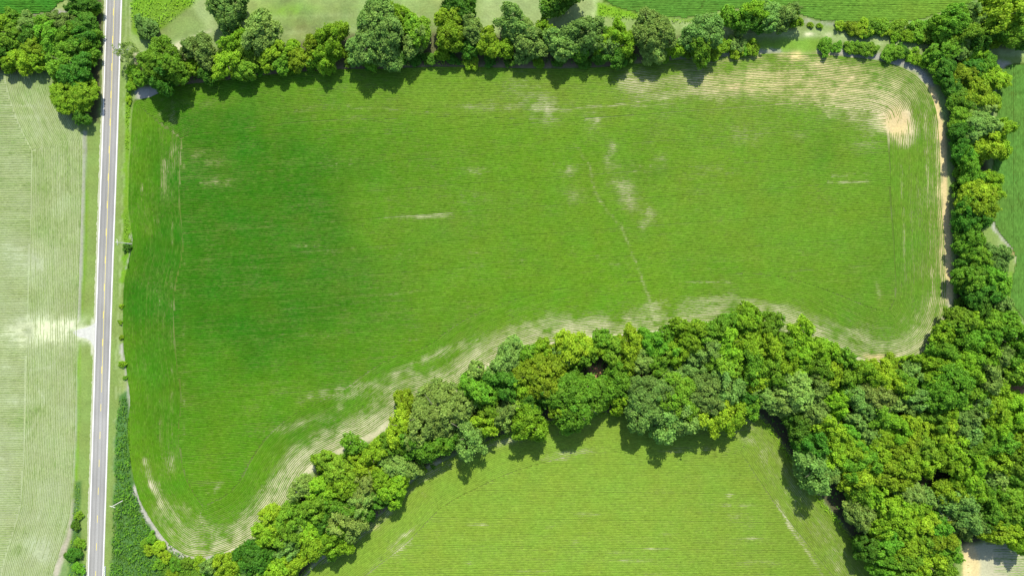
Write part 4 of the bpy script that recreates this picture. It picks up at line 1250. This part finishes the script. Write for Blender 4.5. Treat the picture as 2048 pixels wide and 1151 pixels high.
SE_T = [(1915, 640, 26, 'M'), (1940, 645, 18, 'L'), (1884, 671, 20, 'L'), (1978, 643, 22, 'M'), (1984, 667, 24, 'M'), (1943, 680, 24, 'M'), (2014, 640, 20, 'M'), (2028, 670, 24, 'M'), (1909, 664, 20, 'M'),
        (1601, 671, 26, 'L'), (1601, 708, 28, 'L'), (1638, 699, 28, 'L'), (1634, 728, 26, 'M'), (1661, 747, 22, 'L'), (1689, 720, 20, 'M'), (1726, 747, 26, 'L'), (1698, 747, 22, 'M'), (1772, 756, 26, 'L'), (1823, 746, 18, 'G'), (1846, 722, 17, 'L'), (1809, 770, 24, 'M'), (1571, 690, 22, 'M'), (1575, 725, 22, 'L'),
        (1837, 793, 26, 'G'), (1818, 816, 16, 'P'), (1961, 708, 30, 'L'), (1929, 728, 30, 'L'), (1885, 700, 22, 'M'), (1870, 730, 22, 'L'), (1970, 751, 26, 'P'), (1993, 774, 20, 'L'), (2026, 737, 28, 'M'), (2026, 705, 24, 'M'), (1995, 719, 22, 'G'), (1555, 747, 24, 'M'), (1592, 752, 22, 'L'), (1636, 758, 18, 'M'),
        (1592, 783, 36, 'P'), (1634, 774, 24, 'P'), (1574, 811, 26, 'P'), (1707, 791, 24, 'G'), (1690, 772, 20, 'M'), (1749, 792, 30, 'P'), (1786, 806, 20, 'P'), (1735, 816, 22, 'G'), (1624, 825, 26, 'G'), (1597, 848, 26, 'D'), (1652, 848, 28, 'L'), (1712, 839, 18, 'G'), (1735, 871, 20, 'G'), (1758, 834, 24, 'M'),
        (1786, 853, 28, 'L'), (1823, 853, 26, 'L'), (1763, 876, 24, 'L'), (1800, 893, 26, 'L'), (1624, 890, 28, 'D'), (1661, 885, 26, 'L'), (1698, 871, 24, 'M'), (1611, 912, 24, 'G'), (1652, 944, 22, 'G'), (1661, 916, 26, 'L'), (1703, 898, 28, 'L'), (1726, 921, 26, 'M'), (1717, 953, 28, 'L'), (1690, 928, 22, 'M'), (1754, 908, 24, 'L'),
        (1763, 944, 28, 'L'), (1809, 925, 30, 'L'), (1837, 890, 26, 'M'), (1850, 922, 22, 'L'), (1800, 959, 22, 'L'), (1740, 981, 26, 'L'), (1717, 981, 22, 'M'), (1864, 842, 24, 'M'), (1883, 861, 26, 'L'), (1855, 815, 18, 'M'), (1929, 838, 28, 'G'), (1938, 865, 26, 'G'), (1906, 893, 26, 'L'), (1943, 898, 26, 'M'), (1938, 935, 30, 'L'), (1908, 932, 24, 'L'),
        (1880, 912, 22, 'L'), (1934, 972, 28, 'L'), (1898, 984, 26, 'L'), (1818, 985, 26, 'G'), (1846, 992, 18, 'G'), (1920, 1018, 32, 'G'), (1920, 1046, 24, 'G'), (1952, 1040, 20, 'G'), (1717, 1027, 26, 'P'), (1754, 1012, 16, 'G'), (1786, 1018, 30, 'L'), (1818, 1013, 24, 'L'), (1763, 1045, 26, 'L'), (1800, 1050, 28, 'L'), (1837, 1045, 26, 'L'),
        (1869, 1050, 26, 'M'), (1772, 1082, 26, 'M'), (1735, 1096, 24, 'D'), (1809, 1087, 28, 'L'), (1846, 1082, 26, 'M'), (1878, 1074, 26, 'L'), (1892, 1102, 22, 'M'), (1772, 1124, 26, 'M'), (1809, 1124, 28, 'M'), (1846, 1120, 26, 'L'), (1878, 1125, 24, 'M'), (1790, 1150, 22, 'M'), (1832, 1152, 22, 'L'), (1865, 1155, 22, 'M'),
        (1984, 820, 28, 'L'), (2017, 816, 26, 'L'), (1993, 848, 24, 'L'), (2030, 843, 26, 'L'), (1970, 862, 22, 'M'), (1998, 884, 26, 'M'), (2030, 880, 24, 'L'), (1984, 921, 26, 'L'), (2012, 916, 24, 'M'), (2038, 921, 24, 'M'), (1993, 953, 20, 'P'), (1970, 962, 18, 'G'), (2026, 953, 24, 'M'), (1984, 990, 24, 'M'),
        (2017, 995, 28, 'M'), (2042, 1022, 24, 'M'), (1975, 1027, 24, 'D'), (2007, 1027, 26, 'M'), (1993, 1058, 26, 'L'), (2021, 1055, 26, 'L'), (2042, 1083, 22, 'L'), (1961, 820, 22, 'G'), (1950, 790, 22, 'M'), (1855, 765, 20, 'L'), (1915, 805, 20, 'M'), (1890, 830, 22, 'L'),
        (2075, 690, 28, 'M'), (2075, 740, 28, 'L'), (2080, 830, 28, 'M'), (2078, 880, 28, 'L'), (2080, 930, 28, 'M'), (2078, 985, 28, 'L'), (2080, 1040, 28, 'M'),
        (1781, 724, 14, 'l'), (1814, 724, 12, 'l'), (1745, 728, 10, 'l'), (1700, 722, 10, 'm'), (1655, 705, 9, 'l'), (1868, 690, 10, 'l'), (1895, 700, 9, 'm')]
zone(SE_T, 'trees of the big wood at the lower right', 0, [685, 712, 738, 762, 785, 812, 832, 852, 872, 895, 922, 945, 970, 1000, 1032, 1062, 1095, 1130], [
    'in big wood, top row beside the strip', 'in big wood, level with pale headland curve', 'in big wood, level with yellow soil spot', 'in big wood, first row under yellow soil spot', 'in big wood, level with round domed crown',
    'in big wood, level with reddish creek bank', 'in big wood, row under round domed crown', 'in big wood, row level with field corner', 'in big wood, second row below field corner', 'in big wood, third row below field corner', 'in big wood, row above dark canopy gap',
    'in big wood, row beside dark canopy gap', 'in big wood, row below dark canopy gap', 'in big wood, row just above dead tree', 'in big wood, row level with dead tree', 'in big wood, row just below dead tree', 'in big wood, level with bare corner soil',
    'in big wood, second row from bottom tip', 'in big wood, row at bottom tip'], 'left', 1.5)
plant(1892, 774, 46, 'M', 'very broad round domed mid-green crown near the reddish creek bank', 'trees of the big wood at the lower right', 2)
plant(1670, 806, 24, 'L', 'bright lemon-green crown beside the pale olive crowns of the big wood', 'trees of the big wood at the lower right', 2)
plant(1624, 938, 34, 'G', 'broad grey-green crown bulging over the light field from the big wood', 'trees of the big wood at the lower right', 1.5)
plant(1872, 1017, 26, 'G', 'dead grey tree with bare bleached branches inside the big wood', None, 2, True)

# bushes by the road and the light-field edge
zone([(254, 494, 7, 'd'), (243, 612, 4, 'l'), (240, 644, 4, 'l'), (243, 674, 4, 'l'), (245, 728, 6, 'l'), (250, 755, 4, 'm')], 'bushes on the verge', 90, [], ['on the verge between road and big field'], 'left')
zone([(148, 1108, 12, 'd'), (158, 1085, 9, 'm'), (152, 1050, 8, 'd'), (158, 1030, 7, 'm'), (136, 1112, 7, 'd'), (156, 1135, 10, 'm')], 'bushes in the ditch left of the road', 90, [], ['in the ditch left of the road'], 'left')
zone([(302, 1075, 9, 'm'), (318, 1092, 10, 'l'), (300, 1100, 10, 'l'), (330, 1112, 10, 'l'), (350, 1128, 10, 'm'), (318, 1128, 9, 'm'), (290, 1085, 8, 'm'), (345, 1148, 9, 'l')], 'bushes at the field corner', 0, [], ['at the rounded lower corner of the big field'], 'left')


# the 300 trees that show largest stand as trees of their own; the small ones between them are one mass
trees_ = [t for t in PLAN if not t[3].islower() and not t[7]]
shown_ = lambda t: t[2] * (1.0 if -10 < t[0] < 2058 and -25 < t[1] < 1165 else 0.3)
keep_ = sorted(trees_, key=shown_, reverse=True)[:300]
keep_ids = {id(t) for t in keep_}
mass = {}
for t in PLAN:
    if t[3].islower() or t[7] or id(t) in keep_ids:
        place(*t)
    else:
        place(*t, into=mass)
V_, F_, T_, MI_ = [], [], [], []
base_ = 0
for ci, c_ in enumerate('LMDGP'):
    for v_, t_ in mass.get(c_, []):
        V_.append(v_)
        T_.append(t_)
        F_.append(np.arange(len(v_)).reshape(-1, 4) + base_)
        MI_.append(np.full(len(v_) // 4, ci, np.int32))
        base_ += len(v_)
me = new_mesh('small_crowns', np.concatenate(V_), np.concatenate(F_), None, np.concatenate(T_))
for c_ in 'LMDGP':
    me.materials.append(LEAF[c_])
me.polygons.foreach_set('material_index', np.concatenate(MI_))
link('small_crowns', me, kind='stuff', label='small tree crowns filling the gaps between the larger trees')


# ------------------------------------------------------------------ undergrowth and weeds nobody could count
def scatter(name, polys, per_m2, h0, h1, leaf, cls, label, clumpy=0.5):
    r = np.random.default_rng(abs(hash(name + label)) % 1000 if False else len(label) * 7 + len(name))
    C_, N_, T_ = [], [], []
    for pts in polys:
        P = WA(pts)
        lo, hi = P.min(0), P.max(0)
        n = int((hi - lo).prod() * per_m2)
        q = lo + (hi - lo) * r.random((n, 2))
        q = q[inside(q[:, 0], q[:, 1], P)]
        nz = N2.fbm(q[:, 0], q[:, 1], 2.6, 3)
        q, nz = q[r.random(len(q)) < np.clip(0.6 + clumpy * 3 * nz, 0.05, 1)], nz[:0]
        nz = N2.fbm(q[:, 0], q[:, 1], 2.6, 3)
        px, py = PX(q[:, 0], q[:, 1])
        z = sample(gz, px, py) + h0 + (h1 - h0) * np.clip(0.45 + 1.3 * nz + 0.35 * r.random(len(q)) - 0.2, 0.02, 1)
        C_.append(np.c_[q, z])
        N_.append(np.c_[r.normal(0, 0.5, (len(q), 2)), np.full(len(q), 0.8)])
        T_.append(np.stack([1 + 0.7 * nz + r.normal(0, 0.13, len(q)), np.clip(0.5 + nz + r.normal(0, 0.1, len(q)), 0, 1), nz * 0], 1))
    cen, nr, tt = np.concatenate(C_), np.concatenate(N_), np.concatenate(T_)
    v, f = quads(cen, nr, np.full(len(cen), leaf), r)
    link(name, new_mesh(name, v, f, LEAF[cls], np.repeat(tt, 4, 0)), kind='stuff', label=label)


scatter('weeds', [[(233, 850), (240, 795), (254, 785), (259, 850), (264, 955), (282, 1015), (315, 1080), (330, 1160), (330, 1230), (215, 1230), (222, 1140), (228, 1000)]], 5.0, 0.1, 1.3, 0.42, 'D',
        'rough dark green weeds between road and big field')
scatter('weeds', [[(262, -30), (395, -30), (390, 5), (352, 36), (318, 58), (292, 40), (270, 55), (262, 40)], [(1196, 8), (1285, 30), (1370, 41), (1440, 30), (1440, 42), (1370, 48), (1270, 42), (1200, 34)]], 3.6, 0.1, 1.0, 0.40, 'L',
        'lush yellow-green weeds at the meadow edges')
scatter('weeds', [[(249, 430), (256, 424), (266, 487), (256, 512), (249, 530)], [(253, 180), (262, 180), (258, 300), (251, 300)], [(300, 1070), (345, 1098), (400, 1122), (440, 1114), (440, 1160), (330, 1160)],
                  [(151, 965), (161, 965), (160, 1060), (166, 1160), (140, 1160), (140, 1110)]], 4.0, 0.1, 0.9, 0.36, 'L', 'yellow-green weeds along the road verges')
UNDER = [[(275, 150), (350, 150), (520, 132), (760, 118), (1000, 118), (1260, 110), (1440, 98), (1510, 98), (1505, 106), (1270, 124), (1000, 130), (760, 132), (640, 138), (520, 148), (350, 166), (280, 172)],
         [(1855, 110), (1950, 110), (1965, 200), (1965, 420), (1945, 470), (1975, 540), (1975, 600), (2040, 660), (2060, 1060), (1990, 1068), (1910, 1085), (1870, 1200), (1800, 1200), (1710, 1070), (1570, 880), (1530, 830), (1470, 826), (1430, 690), (1500, 660), (1690, 730), (1790, 742), (1868, 720), (1914, 630), (1917, 400), (1900, 200)],
         [(510, 1105), (605, 990), (655, 935), (765, 885), (835, 830), (930, 795), (975, 760), (1060, 716), (1180, 694), (1330, 676), (1440, 664), (1470, 740), (1470, 820), (1420, 830), (1250, 818), (1160, 818), (1040, 850), (900, 904), (820, 945), (745, 1020), (690, 1062), (620, 1112), (580, 1170), (440, 1200), (440, 1130)],
         [(-180, 45), (150, 40), (190, 0), (200, 60), (196, 130), (150, 150), (-180, 132)]]
scatter('weeds', [[(236, 900), (250, 800), (262, 960), (300, 1060), (400, 1125), (330, 1230), (218, 1230), (226, 1060)]], 3.2, 0.2, 1.5, 0.46, 'M', 'taller mid-green weeds standing in the roadside strip')
scatter('undergrowth', UNDER, 0.9, 0.1, 1.6, 0.6, 'D', 'dark undergrowth on the ground beneath the trees', 0.4)
scatter('undergrowth', [[(1500, 652), (1560, 664), (1640, 694), (1700, 722), (1790, 734), (1850, 716), (1862, 722), (1790, 746), (1690, 734), (1600, 694), (1500, 662)],
                        [(1050, 706), (1100, 692), (1180, 682), (1330, 670), (1440, 656), (1440, 664), (1330, 680), (1180, 694), (1060, 716)],
                        [(600, 985), (640, 932), (700, 902), (760, 876), (820, 822), (830, 828), (765, 884), (700, 912), (650, 940), (612, 988)],
                        [(690, 130), (860, 124), (940, 124), (940, 131), (860, 131), (700, 135)], [(905, 906), (840, 940), (830, 935), (895, 898)],
                        [(590, 1160), (632, 1112), (694, 1066), (752, 1020), (790, 978), (800, 984), (760, 1026), (700, 1073), (640, 1119), (598, 1164)],
                        [(930, 900), (985, 873), (1040, 855), (1100, 840), (1180, 822), (1240, 824), (1240, 834), (1180, 831), (1100, 849), (1040, 864), (985, 882), (935, 908)],
                        [(1530, 836), (1560, 872), (1620, 964), (1700, 1064), (1770, 1160), (1760, 1166), (1690, 1070), (1610, 970), (1550, 878), (1518, 838)]], 5.0, 0.1, 1.1, 0.40, 'L', 'yellow-green weedy fringe where the woods meet the fields')


# ------------------------------------------------------------------ utility poles and guard rails
def boxm(cx, cy, cz, sx, sy, sz):
    v = np.array([(x, y, z) for z in (-1, 1) for y in (-1, 1) for x in (-1, 1)], float) * np.array((sx, sy, sz)) / 2 + np.array((cx, cy, cz))
    f = np.array([(0, 2, 3, 1), (4, 5, 7, 6), (0, 1, 5, 4), (2, 6, 7, 3), (0, 4, 6, 2), (1, 3, 7, 5)])
    return v, f


def utility_pole(px, py, h, ang, label):
    wx, wy = W(px, py)
    root = link('utility_pole', None, label=label, cat='utility pole', group='utility poles beside the road', loc=(wx, wy, 0))
    root.rotation_euler = (0, 0, math.radians(ang))
    v, f = tube([(0, 0, -0.3), (0, 0, h * 0.5), (0, 0, h)], [0.19, 0.165, 0.14], 10)
    link('pole', new_mesh('pole', v, f[:20], M_POLE, None, True), root)
    tv, tf = tube([(0, 0, h), (0, 0, h + 0.05)], [0.15, 0.10], 10)
    link('pole_cap', new_mesh('pole_cap', tv, tf, M_STEEL), root)
    v, f = boxm(0, -0.24, h - 0.5, 2.6, 0.13, 0.15)
    link('crossarm', new_mesh('crossarm', v, f, M_POLE), root)
    for s in (-1.15, -0.45, 1.15):
        v, f = tube([(s, -0.24, h - 0.42), (s, -0.24, h - 0.30), (s, -0.24, h - 0.2)], [0.05, 0.09, 0.03], 8)
        link('insulator', new_mesh('insulator', v, f, M_PORC, None, True), root)
    for s in (-1, 1):
        v, f = tube([(s * 0.75, -0.19, h - 0.55), (s * 0.05, -0.19, h - 1.25)], [0.03, 0.03], 5)
        link('brace', new_mesh('brace', v, f, M_STEEL), root)


utility_pole(263, 487.5, 11.8, 97, 'grey wooden utility pole standing in the bush at the field bulge')
utility_pole(247, 999.5, 8.8, -17, 'grey wooden utility pole in the rough weeds near the bridge')


def guardrail(x, y0p, y1p, label):
    a = np.array(W(x, y0p))
    b = np.array(W(x - 1.2, y1p))
    root = link('guardrail', None, label=label, cat='guardrail', group='guardrails at the bridge', loc=(a[0], a[1], 0))
    d = b - a
    L = np.linalg.norm(d)
    root.rotation_euler = (0, 0, math.atan2(d[1], d[0]))
    n = int(L / 0.5)
    prof = [(-0.16, 0.52), (0.0, 0.57), (-0.10, 0.65), (0.0, 0.73), (-0.16, 0.80), (-0.22, 0.80), (-0.22, 0.52)]
    V = np.array([(i * L / n, p[0], p[1]) for i in range(n + 1) for p in prof])
    k = len(prof)
    F = np.array([(i * k + j, i * k + (j + 1) % k, (i + 1) * k + (j + 1) % k, (i + 1) * k + j) for i in range(n) for j in range(k)])
    link('rail_beam', new_mesh('rail_beam', V, F, M_STEEL), root)
    for i in range(int(L / 1.9) + 1):
        v, f = boxm(0.3 + i * 1.9, -0.32, 0.34, 0.15, 0.18, 0.88)
        link('post', new_mesh('post', v, f, M_POLE), root)


guardrail(170.5, 1128, 1200, 'pale steel guardrail left of the road by the ditch bushes')
guardrail(212.5, 1130, 1200, 'pale steel guardrail right of the road by the rough weeds')
